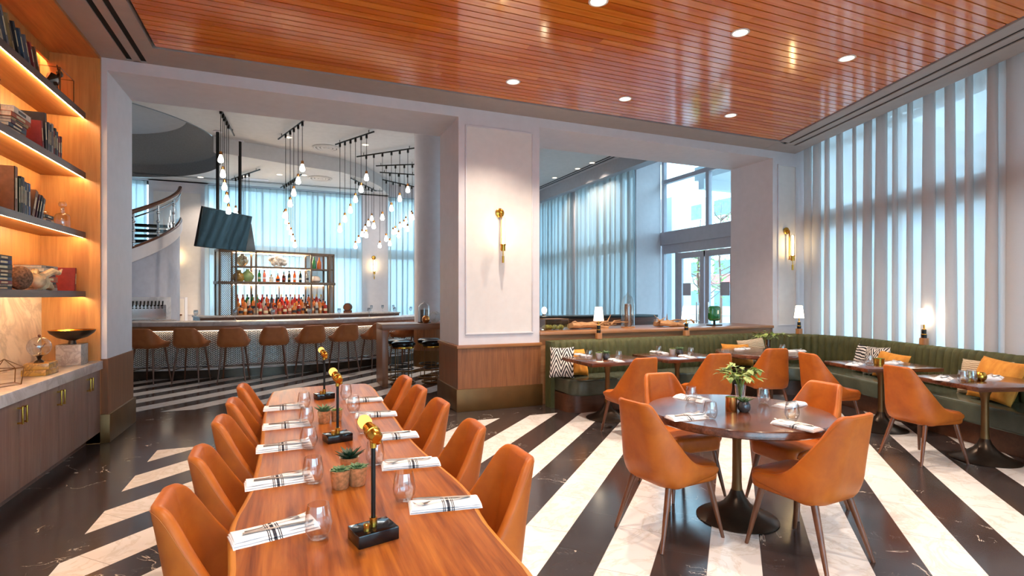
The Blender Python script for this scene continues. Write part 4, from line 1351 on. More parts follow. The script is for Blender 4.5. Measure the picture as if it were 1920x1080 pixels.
# ---------------------------------------------------------------- sconces
def make_sconce():
    t = thing('wall_sconce', 'x', 'wall lamp')
    Mx = Matrix.Rotation(R(90), 4, 'X')
    obj('backplate', MB().lathe([(0,0),(.062,0),(.062,.012),(.05,.02),(0,.02)], 28, (0,0,0), Mx), M['brass'], t)
    a = MB().tube([(0,-.02,0),(0,-.06,0),(0,-.065,-.02),(0,-.065,-.5)], .011, 8); a.box(-.012,.012,-.14,-.055,-.51,-.49)
    a.cyl((0,-.13,-.53),(0,-.13,-.44),.032,.032,18); a.lathe([(0,-.455),(.04,-.455),(.04,-.44),(0,-.44)],18,(0,-.13,0))
    a.cyl((0,-.13,-.6),(0,-.13,-.5),.007); a.cyl((0,-.13,-.69),(0,-.13,-.6),.016,.016,12)
    obj('arm', a, M['brass'], t)
    obj('lamp_tube', MB().lathe([(0,-.44),(.014,-.44),(.014,-.1),(0,-.09)], 12, (0,-.13,0)), M['tube'], t)
    obj('glass_sleeve', MB().lathe([(.034,-.44),(.034,-.08)], 22, (0,-.13,0)), M['cloche'], t)
    return t
scn = Proto(make_sconce)
GB = 'brass wall sconces'
scn.place((2.64, Y0-.016, 2.68), 0, 'brass tube sconce glowing on the large pillar', GB)
scn.place((8.02, Y0-.016, 2.68), 0, 'brass tube sconce on the narrow corner pier by the street curtains', GB)
scn.place((2.42, YW-.01, 2.75), 0, 'small brass sconce glowing on the far bar wall', GB)
scn.place((-2.95, YW-.01, 2.9), 0, 'brass sconce mostly hidden by the stair on the panelled bar wall', GB)

# ---------------------------------------------------------------- ceiling fittings
def make_down(r_):
    t = thing('downlight', 'x', 'ceiling light')
    obj('trim', MB().lathe([(r_,0),(r_,-.006),(r_*.82,-.008),(r_*.78,.0)], 32), M['panel'], t)
    obj('lens', MB().lathe([(0,.001),(r_*.79,.001),(r_*.79,-.002),(0,-.002)], 28), M['lens'], t)
    return t
dlA = Proto(lambda: make_down(.085))
GD = 'recessed ceiling downlights'
dp = [(962,153,'in the cherry ceiling above the pillar'),(1172,185,'in the cherry ceiling above the banquette opening'),(1370,216,'in the cherry ceiling nearest the corner pier'),(1388,61,'in the cherry ceiling over the round table'),(1588,109,'in the cherry ceiling closest to the street curtains'),(1122,2,'at the top edge of the picture')]
DPOS = []
for px, py, w in dp:
    p = at(px, py, CZ+.012); DPOS.append(p)
    dlA.place((p.x, p.y, CZ+.012), 0, 'round recessed downlight ' + w, GD)
for px, py, zz, w in ((685,271,BZ,'in the bar ceiling beside the six bulb track'),(662,317,BZ,'in the bar ceiling beyond the nearer vent'),(541,257,BZ,'in the bar ceiling near the short track'),(570,328,4.75,'on the lower bar ceiling near the farther vent'),(524,327,4.75,'large round one on the lower bar ceiling'),(460,330,4.75,'on the lower bar ceiling behind the television'),(376,332,4.75,'on the lower bar ceiling beside the stair opening'),
        (1040,333,BZ,'in the lounge ceiling closest to the pillar'),(1083,316,BZ,'in the lounge ceiling, middle of three'),(1110,305,BZ,'in the lounge ceiling nearest the entrance')):
    p = at(px, py, zz); DPOS.append(p)
    dlA.place((p.x, p.y, zz-.003), 0, 'round recessed downlight ' + w, GD)
def make_vent():
    t = thing('air_vent', 'x', 'ceiling vent')
    for k, r_ in enumerate((.32, .23, .14)):
        obj('ring', MB().lathe([(r_-.075,-.012+.004*k),(r_-.03,-.03+.004*k),(r_,-.012),(r_,0)], 40), M['barceil'], t)
    obj('hub', MB().lathe([(0,-.03),(.05,-.025),(.06,0)], 24), M['barceil'], t)
    obj('throat', MB().lathe([(0,-.002),(.3,-.002)], 30), M['slot'], t)
    return t
vt = Proto(make_vent)
p = at(612, 277, BZ); vt.place((p.x, p.y, BZ-.003), 0, 'nearer round air vent in the bar ceiling beside the six bulb track', 'round air vents')
p = at(600, 334, 4.75); vt.place((p.x, p.y, 4.747), 0, 'farther round air vent on the lower bar ceiling', 'round air vents')
solo('ceiling_hatch', MB().box(-.35,.35,-.12,.12,-.01,0), M['wall'], 'white rectangular hatch in the lower bar ceiling behind the poles', 'hatch', (*at(477, 336, 4.75).xy, 4.75))

# ---------------------------------------------------------------- curved stair
sta = thing('curved_stair', 'curved stair with white outer band, glass balustrade and brown handrail', 'staircase', (DC[0], DC[1], 0))
RS = 2.3
# height of the band's lower edge by angle
def hz(a): return 3.08 + (a - R(9))*1.0
AS = [R(-100 + 3*k) for k in range(0, 52)]
AS = [a for a in AS if a < R(11)]
def hp(r_, a, z): return (r_*math.cos(a), r_*math.sin(a), z)
lowA = [R(-130+5*k) for k in range(0, 29)]
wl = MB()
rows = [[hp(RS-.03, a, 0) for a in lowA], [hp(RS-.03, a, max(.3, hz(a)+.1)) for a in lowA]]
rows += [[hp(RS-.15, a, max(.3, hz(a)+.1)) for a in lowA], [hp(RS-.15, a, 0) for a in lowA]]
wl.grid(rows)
M['stairwall'] = plain('shaded_stair_plaster', '#a2a3b0', .7, var=.03)  # grey-blue puts the shade under the stair into the wall's colour
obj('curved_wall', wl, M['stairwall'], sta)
bd = MB().grid([[hp(RS, a, hz(a)) for a in AS], [hp(RS+.02, a, hz(a)+.05) for a in AS], [hp(RS+.02, a, hz(a)+.27) for a in AS], [hp(RS-.1, a, hz(a)+.27) for a in AS], [hp(RS-.1, a, hz(a)) for a in AS], [hp(RS, a, hz(a)) for a in AS]])
obj('outer_band', bd, M['wall'], sta)
obj('band_cap', MB().tube([hp(RS-.02, a, hz(a)+.285) for a in AS], .03, 8), M['legwood'], sta)
obj('handrail', MB().tube([hp(RS-.02, a, hz(a)+1.0) for a in AS], .045, 8), M['legwood'], sta)
obj('mid_rail', MB().tube([hp(RS-.02, a, hz(a)+.88) for a in AS], .015, 6), M['chrome'], sta)
AI = AS[::2]
for k in range(0, len(AS)-5, 5):
    seg = AS[k:k+6]
    obj('glass_panel', MB().grid([[hp(RS-.02, a, hz(a)+.34) for a in seg], [hp(RS-.02, a, hz(a)+.82) for a in seg]]), M['pane'], sta)
    a = seg[0]
    ps = MB().cyl(hp(RS-.02, a, hz(a)+.27), hp(RS-.02, a, hz(a)+.98), .022)
    for q in (.4, .62, .8): ps.sphere(hp(RS-.02, a, hz(a)+q), .036, 8, 6)
    obj('baluster', ps, M['chrome'], sta)
for k in range(0, 14):
    a0 = R(-100+8*k); a1 = R(-100+8*k+8.6); z = hz(a0)+.12
    tr = MB()
    pl = [hp(.95, a0, 0)[:2], hp(RS-.11, a0, 0)[:2], hp(RS-.11, a1, 0)[:2], hp(.95, a1, 0)[:2]]
    tr.prism(pl, z, z+.05)
    obj('tread', tr, M['slot'], sta)
AX = [R(-100+3*k) for k in range(38)]
obj('inner_band', MB().grid([[hp(.93, a, hz(a)-.05) for a in AX], [hp(.93, a, hz(a)+.35) for a in AX]]), M['wall'], sta)
obj('inner_handrail', MB().tube([hp(.93, a, hz(a)+1.1) for a in AX], .035, 8), M['legwood'], sta)
sdoor = thing('service_panel', 'low white service cabinet against the panelled bar wall', 'cabinet', (-2.9, YW-.25, 0))
obj('body', MB().box(-.22, .22, -.2, .2, 0, 1.5), M['wall'], sdoor)
obj('door', MB().rbox(-.19, .19, -.215, -.2, .05, 1.46, .004), M['panel'], sdoor)
obj('handle', MB().box(-.15,.15,-.24,-.215,1.0,1.04), M['legwood'], sdoor)
# ---------------------------------------------------------------- bookcase wall
XB, XF, YE = -2.35, -1.85, 6.85     # back, front, end of the bookcase
YS = 3.2
bk = thing('bookcase', 'built in lit wooden bookcase with four long shelves', 'bookcase', (0, 0, 0))
obj('back_panel', MB().box(XB-.05, XB, YS, YE, .87, CZ), M['shelfwood'], bk)
obj('side_panel', MB().box(XB-.05, XF, YE-.015, YE+.02, 0, CZ), M['shelfwood'], bk)
obj('top_panel', MB().prism([(XB, YS), (XF, YS), (XF, YE-.015), (XB, YE-.015)], CZ-.03, CZ), wood('shelf_wood_run', '#9d6134', '#c98a52', 1, .8, .42, .1), bk)
obj('light_cove', MB().box(XB+.05, XB+.075, YS, YE-.015, CZ-.13, CZ-.03), M['shelfwood'], bk)
obj('led_strip', MB().box(XB+.012, XB+.024, YS, YE-.02, CZ-.04, CZ-.035), M['led'], bk)
obj('backsplash', MB().box(XB, XB+.012, YS, YE-.015, .87, 1.55), M['splash'], bk)
SZ = [3.445, 2.825, 2.205, 1.595]     # shelf tops
XS = -1.98
under = wood('shelf_underside_wood', '#9d6134', '#c98a52', 1, .8, .42, .1)
for z in SZ:
    s_ = obj('shelf', MB().rbox(XB, XS, YS, YE-.015, z-.05, z, .003), under, bk)
    obj('shelf_edge', MB().box(XS-.004, XS+.006, YS, YE-.016, z-.06, z), M['darkshelf'], s_)
    obj('led_strip', MB().box(XS-.013, XS-.0095, YS, YE-.03, z-.058, z-.05), M['led'], s_)
GCB = 'base cabinets under the bookcase'
labs = ['brown oak base cabinet farthest from the camera, next to the bookcase end', 'middle brown oak base cabinet under the white quartz top', 'brown oak base cabinet cut by the edge of the picture']
ya = YE - .015
for k in range(3):
    y1 = ya - .72*k; y0 = y1 - .72
    c = thing('base_cabinet', labs[k], 'cabinet', (XF, (y0+y1)/2, 0), 0, GCB)
    obj('body', MB().box(XB-XF, -.02, -.358, .358, .12, .775), M['cabwood'], c)
    obj('toe_kick', MB().box(XB-XF, -.12, -.36, .36, 0, .12), M['cabwood'], c)
    for sgn in (-1, 1):
        d = obj('door', MB().rbox(-.02, 0, (-.357 if sgn < 0 else .0025), (-.0025 if sgn < 0 else .357), .122, .772, .0015), M['cabwood'], c)
        yy = sgn*.035
        h = MB()
        for zz in (.615, .725): h.box(0, .035, yy-.006, yy+.006, zz-.006, zz+.006)
        h.rbox(.026, .036, yy-.009, yy+.009, .605, .735, .002)
        obj('handle', h, M['brass'], d)
solo('worktop', MB().rbox(XB, -1.825, YS, YE-.016, .78, .87, .004), M['quartz'], 'white quartz worktop running along the base cabinets', 'worktop')

# books: local x = depth (spine at +x), y = thickness, z = height
def make_book(h, d, w, cover, pages=True):
    t = thing('book', 'x', 'book')
    c = MB().box(-d/2, d/2, -w/2, -w/2+.003, 0, h).box(-d/2, d/2, w/2-.003, w/2, 0, h)
    c.box(d/2-.004, d/2, -w/2, w/2, 0, h)
    # title block on the spine
    obj('cover', c, col_mat(cover), t)
    obj('pages', MB().box(-d/2+.004, d/2-.004, -w/2+.003, w/2-.003, .004, h-.004), M['paper'], t)
    tc = '#d8c79a' if sum(C(cover)[:3]) < .6 else '#3a3230'
    obj('spine_title', MB().box(d/2, d/2+.0006, -w*.22, w*.22, h*.3, h*.75), col_mat(tc), t)
    return t
def upright(y, z, h, d, w, cover, label, lean=0, xo=0, group=None):
    """returns the y after it"""
    t = make_book(h, d, w, cover)
    t.location = (XS-.02-d/2+xo, y+w/2, z + abs(math.sin(lean))*w/2)
    t.rotation_euler = (lean, 0, 0)
    t['label'] = label
    if group: t['group'] = group
    return y + w/max(.4, math.cos(lean)) + .001
def flat(y, z, h, d, w, cover, label, turn=0, xo=0, group=None):
    t = make_book(h, d, w, cover)
    t.rotation_euler = (Matrix.Rotation(turn, 3, 'Z') @ Matrix.Rotation(R(90), 3, 'X')).to_euler()
    off_ = Matrix.Rotation(turn, 3, 'Z') @ Vector((0, h/2, 0))
    t.location = (XS-.03-d/2+xo+off_.x, y+off_.y, z+w/2)
    t['label'] = label
    if group: t['group'] = group
    return z + w + .0005
def yat(px, x=XS):   # y on a shelf front seen at a pixel column
    dx = SY*FPX + CY*(px-960); dy = CY*FPX - SY*(px-960)
    return x*dy/dx
CN = {'#3d3a6b':'indigo','#6b6a72':'grey','#2b2a30':'black','#8e2f2f':'red','#c9b79a':'cream','#3f4f63':'slate blue','#7a5138':'brown','#4c5a42':'olive green','#b5562c':'rust orange','#e0d8cc':'off white','#5a3040':'plum','#9a9690':'pale grey','#2f4f8a':'bright blue','#a88a5a':'tan','#d9b23c':'yellow'}
# top shelf: books leaning towards the camera
z = SZ[0]; y = 4.84
seq = [('#d9b23c',.28,.03),('#9a9690',.26,.035),('#3d3a6b',.4,.07),('#c9b79a',.3,.03),('#6b6a72',.29,.035),('#a88a5a',.28,.03),('#2b2a30',.26,.035),('#3f4f63',.25,.03),('#6b6a72',.24,.03),('#8e2f2f',.22,.03),('#7a5138',.22,.03)]
for k, (c, h, w) in enumerate(seq):
    y = upright(y, z, h, .2, w, c, '%s book leaning on the top shelf, %s in the row from the camera' % (CN[c], ORD[k]), R(27), 0, 'leaning books on the top shelf') + .055
bc_ = thing('wire_box', 'thin brass wire frame box on the top shelf', 'ornament', (-2.13, 6.42, SZ[0]))
m = MB(); a, b_, h = .13, .17, .24
for sx_ in (-a, a):
    for sy_ in (-b_, b_): m.cyl((sx_, sy_, 0), (sx_, sy_, h), .005, None, 6)
for zz in (.005, h):
    m.tube([(-a,-b_,zz),(a,-b_,zz),(a,b_,zz),(-a,b_,zz)], .005, 6, closed=True)
obj('frame', m, M['oldbrass'], bc_)
m = MB().tube([(0,-.1,.06),(.01,-.03,.11),(0,.05,.1),(.01,.1,.16),(.01,.13,.2)], [.015,.045,.042,.026,.02], 8)
for yy in (-.06,-.03,.05,.08): m.tube([(0,yy,.09),(.01,yy+.01,0)], [.018,.011], 6)
m.sphere((.01,.15,.21), .034, 8, 6, (.8,1.3,.9)); m.tube([(.01,.13,.23),(.0,.11,.28)], [.012,.004], 5)
solo('bronze_figurine', m, M['bronze'], 'small dark bronze animal figurine inside the wire frame box', 'figurine', (-2.045, 6.2, SZ[0]))
# second shelf
z = SZ[1]
wb = MB()
for yo in (0, .22):
    wb.tube([(0, yo+.085*math.cos(2*PI*k/24), .095+.085*math.sin(2*PI*k/24)) for k in range(24)], .005, 5, closed=True)
    for k in range(6):
        a = PI*k/6; wb.cyl((0, yo-.083*math.cos(a), .095-.083*math.sin(a)), (0, yo+.083*math.cos(a), .095+.083*math.sin(a)), .0018, None, 4)
wb.tube([(0,0,.095),(0,.05,.2),(0,.17,.21),(0,.22,.095)], .006, 5); wb.tube([(0,.05,.2),(0,.1,.09),(0,.17,.21)], .006, 5); wb.tube([(-.05,.19,.27),(0,.17,.26),(.05,.19,.27)], .005, 5); wb.cyl((0,.17,.21),(0,.17,.26),.005); wb.cyl((0,.05,.2),(0,.045,.23),.006); wb.box(-.02,.02,.02,.08,.228,.238)
zt = flat(4.95, z, .26, .2, .035, '#2b2a30', 'black book lying flat on the second shelf under the small bicycle', 0, 0, None)
zt = flat(4.97, zt, .24, .19, .04, '#7a5138', 'brown book lying flat on the second shelf directly under the small bicycle')
bic = solo('wire_bicycle', wb, M['bronze'], 'small dark wire bicycle model on the second shelf', 'ornament', (-2.07, 5.0, zt))
zt = z
for k, (c, h, w) in enumerate([('#7a5138',.3,.035),('#3f4f63',.29,.03),('#5a3040',.28,.03),('#a88a5a',.27,.025),('#b5562c',.33,.04),('#e0d8cc',.32,.05)]):
    zt = flat(5.42+.02*k, zt, h, .21, w, c, '%s book in the flat pile on the second shelf, %s from the bottom' % (CN[c], ORD[k]), .03*(k % 3-1), 0, 'flat book pile on the second shelf')
y = 5.84
for k, (c, h, w, l) in enumerate([('#8e2f2f',.24,.03,.14),('#2b2a30',.33,.045,.1),('#6b6a72',.27,.03,0),('#3f4f63',.26,.03,0),('#9a9690',.28,.045,0),('#8e2f2f',.23,.025,0),('#2b2a30',.26,.03,0),('#3f4f63',.24,.035,0),('#8e2f2f',.2,.05,0),('#5a3040',.22,.03,0)]):
    y = upright(y + (l*h*.9 if l else 0), z, h, .2, w, c, '%s upright book on the second shelf, %s from the flat pile' % (CN[c], ORD[k]), l, 0, 'upright books on the second shelf') + .004
# third shelf
z = SZ[2]; zt = z
for k, (c, h, w) in enumerate([('#9a9690',.3,.05),('#2b2a30',.3,.045),('#c9b79a',.29,.035),('#2b2a30',.29,.035),('#8e2f2f',.27,.02),('#4c5a42',.28,.03)]):
    zt = flat(4.98, zt, h, .22, w, c, '%s book in the flat pile on the third shelf, %s from the bottom' % (CN[c], ORD[k]), .02*(k % 3-1), .0, 'flat book pile on the third shelf')
upright(5.36, z, .36, .26, .05, '#7a5138', 'tall brown boxed volume behind the flat pile on the third shelf', 0, 0)
y = 5.43
for k, (c, h, w) in enumerate([('#4c5a42',.28,.03),('#2b2a30',.3,.035),('#6b6a72',.3,.025),('#3f4f63',.27,.035),('#9a9690',.26,.025),('#2f4f8a',.27,.035)]):
    y = upright(y, z, h, .2, w, c, '%s upright book on the third shelf, %s after the boxed volume' % (CN[c], ORD[k]), 0, 0, 'upright books on the third shelf') + .003
y += .02
for k, (c, h, w) in enumerate([('#7a5138',.24,.05),('#5a3040',.22,.025),('#2b2a30',.22,.03),('#6b6a72',.2,.035)]):
    y = upright(y, z, h, .19, w, c, '%s leaning book on the third shelf, %s before the decanters' % (CN[c], ORD[k]), R(-20), 0, 'leaning books on the third shelf') + .02
zt = flat(6.03, z, .24, .16, .035, '#a88a5a', 'tan book lying flat below the decanters on the third shelf', 0, .0)
zt = flat(6.05, zt, .17, .12, .03, '#2b2a30', 'small black box book lying on the tan one on the third shelf', 0, .0)
def make_dec():
    t = thing('decanter', 'x', 'decanter')
    obj('body', MB().lathe([(0,0),(.055,0),(.06,.01),(.06,.12),(.05,.135),(.018,.15),(.016,.185),(.026,.195)], 20), M['cloche'], t)
    obj('stopper', MB().lathe([(.012,.18),(.012,.2),(.03,.215),(.034,.235),(.025,.255),(0,.262)], 14), M['cloche'], t)
    return t
dec = Proto(make_dec)
dec.place((-2.18, 6.36, z), 0, 'crystal decanter farther back on the third shelf', 'crystal decanters')
dec.place((-2.06, 6.5, z), .3, 'crystal decanter nearest the bookcase end panel', 'crystal decanters')
d3 = dec.place((-2.14, 6.22, zt-.03), .3, 'tallest crystal decanter standing over the flat books', 'crystal decanters')
d3.location = (-2.27, 6.28, z); d3.scale = (1.1, 1.1, 1.35)
# bottom shelf
z = SZ[3]; y = 4.84
for k, (c, h, w) in enumerate([('#b5562c',.26,.03),('#8e2f2f',.29,.03),('#2b2a30',.3,.035),('#3f4f63',.28,.035),('#2b2a30',.27,.035),('#5a3040',.25,.03)]):
    y = upright(y + .012, z, h, .19, w, c, '%s leaning book on the bottom shelf, %s from the camera' % (CN[c], ORD[k]), R(14), 0, 'leaning books on the bottom shelf')
zt = z
for k, (c, h, w) in enumerate([('#2b2a30',.24,.025),('#c9b79a',.24,.018),('#8e2f2f',.24,.025),('#3f4f63',.24,.03),('#2b2a30',.23,.03),('#7a5138',.25,.025),('#2b2a30',.25,.04),('#3d3a6b',.24,.035),('#2b2a30',.24,.035)]):
    zt = flat(5.22 + .004*(k % 3), zt, h, .18, w*.98, c, '%s book in the tall flat pile on the bottom shelf, %s from the bottom' % (CN[c], ORD[k]), .02*(k % 3-1), 0, 'tall flat pile on the bottom shelf')
zt = z
for k, (c, h, w) in enumerate([('#9a9690',.3,.025),('#7a5138',.29,.03),('#2b2a30',.28,.02),('#b5562c',.3,.05),('#5a3040',.24,.04),('#e0d8cc',.33,.03),('#9a9690',.32,.025)]):
    zt = flat(6.12 + .01*(k % 2), zt, h, .2, w, c, '%s book in the flat pile behind the pale skull, %s from the bottom' % (CN[c], ORD[k]), .03*(k % 3-1), -.02, 'flat pile behind the skull')
upright(6.62, z, .23, .2, .035, '#8e2f2f', 'red upright book at the end of the bottom shelf', R(-4), 0)
sk = thing('horned_skull', 'pale horned animal skull lying on the bottom shelf before a book pile', 'ornament', (-1.99-.03, 5.9, SZ[3]))
hd = MB(); hd.sphere((-.02,-.02,.08), .07, 14, 10, (.8,1.1,.9)); hd.tube([(0,.03,.06),(.0,.12,.05),(0,.2,.025),(0,.25,.02)], [.055,.038,.026,.012], 10)
obj('skull', hd, M['bone'], sk)
hn = MB()
for s_ in (-1, 1):
    hn.tube([(s_*.03-.01,-.04,.12),(s_*.06-.01,.08,.17),(s_*.06-.01,.22,.16),(s_*.04-.01,.36,.2)], [.034,.03,.022,.006], 8)
obj('horns', hn, M['bone'], sk)
solo('fur_ball', MB().sphere((0,0,.1), .1, 18, 12, (.8,1,1)), M['fur'], 'brown furry ball on the bottom shelf next to the skull', 'ornament', (-2.07, 5.64, SZ[3]))
# worktop ornaments
CT = .87
bw = thing('footed_bowl', 'shallow dark bowl with gold inside on a square marble block', 'bowl', (-2.0, 6.55, CT))
obj('marble_block', MB().rbox(-.1,.1,-.1,.1,0,.2,.003), M['cubemarble'], bw)
obj('bowl', MB().lathe([(0,.2),(.035,.2),(.028,.235),(.05,.245),(.12,.268),(.175,.31),(.19,.34)], 36), M['bronze'], bw)
obj('bowl_lining', MB().lathe([(0,.256),(.05,.257),(.12,.28),(.172,.318),(.188,.338)], 36), M['brass'], bw)
for k in range(2):
    solo('stone_slab', MB().rbox(-.085,.085,-.12,.12,0,.052,.004), M['goldstone'], 'gold and black agate block, %s of the pair under the glass globe' % ('lower', 'upper')[k], 'block', (-2.0+.005*k, 5.82, CT+.053*k), .12*k-.05, 'stacked agate blocks')
gl = thing('glass_globe', 'clear glass globe with a twig on a small stand over two agate blocks', 'ornament', (-2.0, 5.80, CT+.106))
m = MB().sphere((0,0,.135), .085, 24, 16)
obj('globe', m, M['cloche'], gl)
obj('stand', MB().lathe([(0,0),(.035,0),(.03,.012),(.012,.025),(.02,.05),(.035,.06)], 14), M['bronze'], gl)
tw = MB().tube([(0,0,.06),(.01,.01,.12),(.035,.02,.16)], .004, 5); tw.tube([(.01,.01,.11),(-.03,-.02,.16)], .003, 5); tw.sphere((0,0,.228), .012, 8, 6)
obj('twig', tw, M['legwood'], gl)
gm = MB(); pts = [Vector(p) for p in ((0,-.14,0),(.09,0,0),(0,.14,0),(-.09,0,0),(0,-.17,.12),(.1,.02,.13),(0,.15,.11),(-.1,0,.13),(0,-.03,.2))]
for i, j in ((0,1),(1,2),(2,3),(3,0),(0,4),(1,5),(2,6),(3,7),(4,5),(5,6),(6,7),(7,4),(4,8),(5,8),(6,8),(7,8)): gm.cyl(pts[i], pts[j], .0035, None, 5)
solo('wire_polyhedron', gm, M['oldbrass'], 'faceted brass wire ornament on the white worktop', 'ornament', (-2.0, 5.22, CT))

# ---------------------------------------------------------------- table settings
def make_glass():
    t = thing('stemless_glass', 'x', 'glass')
    obj('bowl', MB().lathe([(0,.004),(.024,.003),(.03,.006),(.041,.03),(.044,.055),(.039,.09),(.034,.115),(.0325,.115),(.0375,.09),(.0425,.055),(.0395,.031),(.028,.012),(0,.01)], 28), M['glass'], t, ang=60)
    return t
glassP = Proto(make_glass)
def make_napkin():
    t = thing('napkin', 'x', 'napkin')
    r = random.Random(2)
    m = MB()
    for k, (a, b_) in enumerate(((.135,.062),(.132,.058),(.128,.05))):
        n = 18; z0 = .0065*k
        rows = []
        for j in range(7):
            v = -1+2*j/6; row = []
            for i in range(n+1):
                u = -1+2*i/n
                zz = z0 + .0065*(1-abs(v)**6) + .0016*math.sin(5*u+2*k)*math.cos(2*v+k)
                row.append((u*a, v*b_ + (.004*k), zz))
            rows.append(row)
        m.grid(rows)
        m.grid([[(x, y, 0.0 + z0) for x, y, _ in rows[0]], rows[0]]); m.grid([rows[-1], [(x, y, z0) for x, y, _ in rows[-1]]])
        m.grid([[(r_[0][0], r_[0][1], z0) for r_ in rows], [r_[0] for r_ in rows]]); m.grid([[r_[-1] for r_ in rows], [(r_[-1][0], r_[-1][1], z0) for r_ in rows]])
    obj('cloth', m, M['napkin'], t, ang=50)
    return t
napP = Proto(make_napkin)
def make_fork():
    t = thing('fork', 'x', 'fork')
    m = MB()
    cs = [(-.105,.006,.006),(-.06,.0045,.003),(0,.003,.008),(.045,.003,.01),(.06,.009,.006),(.075,.011,.004)]
    m.grid([[(x, -w, z) for x, w, z in cs], [(x, 0, z+.0016) for x, w, z in cs], [(x, w, z) for x, w, z in cs], [(x, 0, z-.0012) for x, w, z in cs], [(x, -w, z) for x, w, z in cs]])
    obj('handle', m, M['steel'], t)
    ti = MB()
    for k in range(4):
        y = -.0092+.0061*k; ti.tube([(.073, y, .004), (.095, y, .006), (.112, y, .013)], [.0018,.0015,.0007], 5)
    obj('tines', ti, M['steel'], t)
    return t
def make_knife():
    t = thing('knife', 'x', 'knife')
    m = MB()
    hs = [(-.11,.006,.004),(-.06,.0055,.004),(0,.004,.003),(.005,.004,.002)]
    m.grid([[(x, -w, .003) for x, w, h in hs], [(x, 0, .003+h) for x, w, h in hs], [(x, w, .003) for x, w, h in hs], [(x, 0, .003-h*.7) for x, w, h in hs], [(x, -w, .003) for x, w, h in hs]])
    obj('handle', m, M['steel'], t)
    obj('blade', MB().prism([(.0,-.005),(.02,-.008),(.09,-.008),(.108,-.001),(.11,.004),(.0,.005)], .002, .0045), M['steel'], t)
    return t
forkP, knifeP = Proto(make_fork), Proto(make_knife)
GN, GGL, GF, GK = 'striped napkins', 'stemless glasses', 'forks on napkins', 'knives on napkins'
def setting(x, y, deg, where, jig=0, cutlery=True):
    a = R(deg)
    napP.place((x, y, .75), a, 'white napkin with dark stripes ' + where, GN)
    if cutlery:
        c, s_ = math.cos(a), math.sin(a)
        def o(u, v): return (x + u*c - v*s_, y + u*s_ + v*c, .7705)
        forkP.place(o(.012, .017), a + R(7+jig), 'steel fork on the napkin ' + where, GF)
        knifeP.place(o(.01, -.018), a + R(-4-jig), 'steel knife on the napkin ' + where, GK)
WL = ['at the %s place, bookcase side of the long table' % q for q in ('nearest', 'second', 'middle', 'fourth', 'farthest')]
WR = [w.replace('bookcase', 'pillar') for w in WL]
NL = [(515,993),(524,899),(533,836),(537,796),(533,763)]; NR = [(834,942),(770,867),(738,816),(705,776),(683,749)]
GLp = [(597,1010),(587,907),(579,842),(575,798),(570,766)]; GRp = [(758,940),(703,872),(683,813),(663,774),(649,749)]
for k in range(5):
    p = at(*NL[k], .76); setting(p.x, p.y, (14,6,3,3,1)[k], WL[k], (2,4,0,3,1)[k])
    p = at(*NR[k], .76); setting(p.x, p.y, 180+(-8,-6,-2,-6,-2)[k], WR[k], (3,0,4,1,2)[k])
    p = at(*GLp[k], .75); glassP.place(p, 0, 'clear stemless glass ' + WL[k], GGL)
    p = at(*GRp[k], .75); glassP.place(p, 0, 'clear stemless glass ' + WR[k], GGL)
RW = ['by the long table', 'on the far side', 'on the curtain side', 'nearest the camera']
for k, ((px, py), d, (gx, gy)) in enumerate(zip([(1288,781),(1297,746),(1480,758),(1494,797)], (-4, -78, 190, 100), [(1332,786),(1296,754),(1432,757),(1485,788)])):
    p = at(px, py, .76); setting(p.x, p.y, d, 'on the near round table, place ' + RW[k], k)
    p = at(gx, gy, .75); glassP.place(p, 0, 'clear stemless glass on the foreground round table, place ' + RW[k], GGL)
# banquette tables
def bset(items, w, nap):
    for k, (px, py) in enumerate(items):
        p = at(px, py, .75); glassP.place(p, 0, 'clear stemless glass on ' + w + (', banquette side', ', chair side', ', middle')[k], GGL)
    for k, (px, py, d) in enumerate(nap):
        p = at(px, py, .755); setting(p.x, p.y, d, 'on ' + w + (', banquette side', ', chair side', ', end')[k], 1)
bset([(1105,673),(1160,675)], 'the pillar end banquette table', [(1093,666,95),(1156,676,80)])
bset([(1235,664),(1295,668)], 'the middle straight banquette table', [(1236,661,95),(1289,669,80)])
bset([(1467,661)], 'the corner round table', [(1392,654,15),(1492,658,-10)])
bset([(1630,685)], 'the gold planter table', [(1602,683,20),(1676,680,15)])
bset([(1806,718),(1822,717)], 'the table nearest the right edge', [(1768,710,20),(1864,708,20)])

# ---------------------------------------------------------------- plants
def rosette(m, c, r_, n, seed, up=.5, w=.28, tiers=3):
    r = random.Random(seed)
    for j in range(tiers):
        k_ = 1-.28*j; e = up + .33*j
        for k in range(n):
            a = 2*PI*(k+.5*j)/n + r.uniform(-.1,.1)
            d = Vector((math.cos(a)*math.cos(e), math.sin(a)*math.cos(e), math.sin(e))); s_ = Vector((-math.sin(a), math.cos(a), 0))
            u = d.cross(s_)*-1
            L = r_*k_*r.uniform(.85,1.1); b_ = Vector(c)
            W = L*w
            m.add([b_+s_*W*.35, b_-s_*W*.35, b_+d*L*.5+s_*W*.6-u*.002, b_+d*L*.5-s_*W*.6-u*.002, b_+d*L+u*L*.06, b_+d*L*.45+u*W*.4, b_+u*W*.25],
                  [(0,2,5,6),(6,5,3,1),(2,4,5),(5,4,3),(0,1,3,2),(2,3,4)])
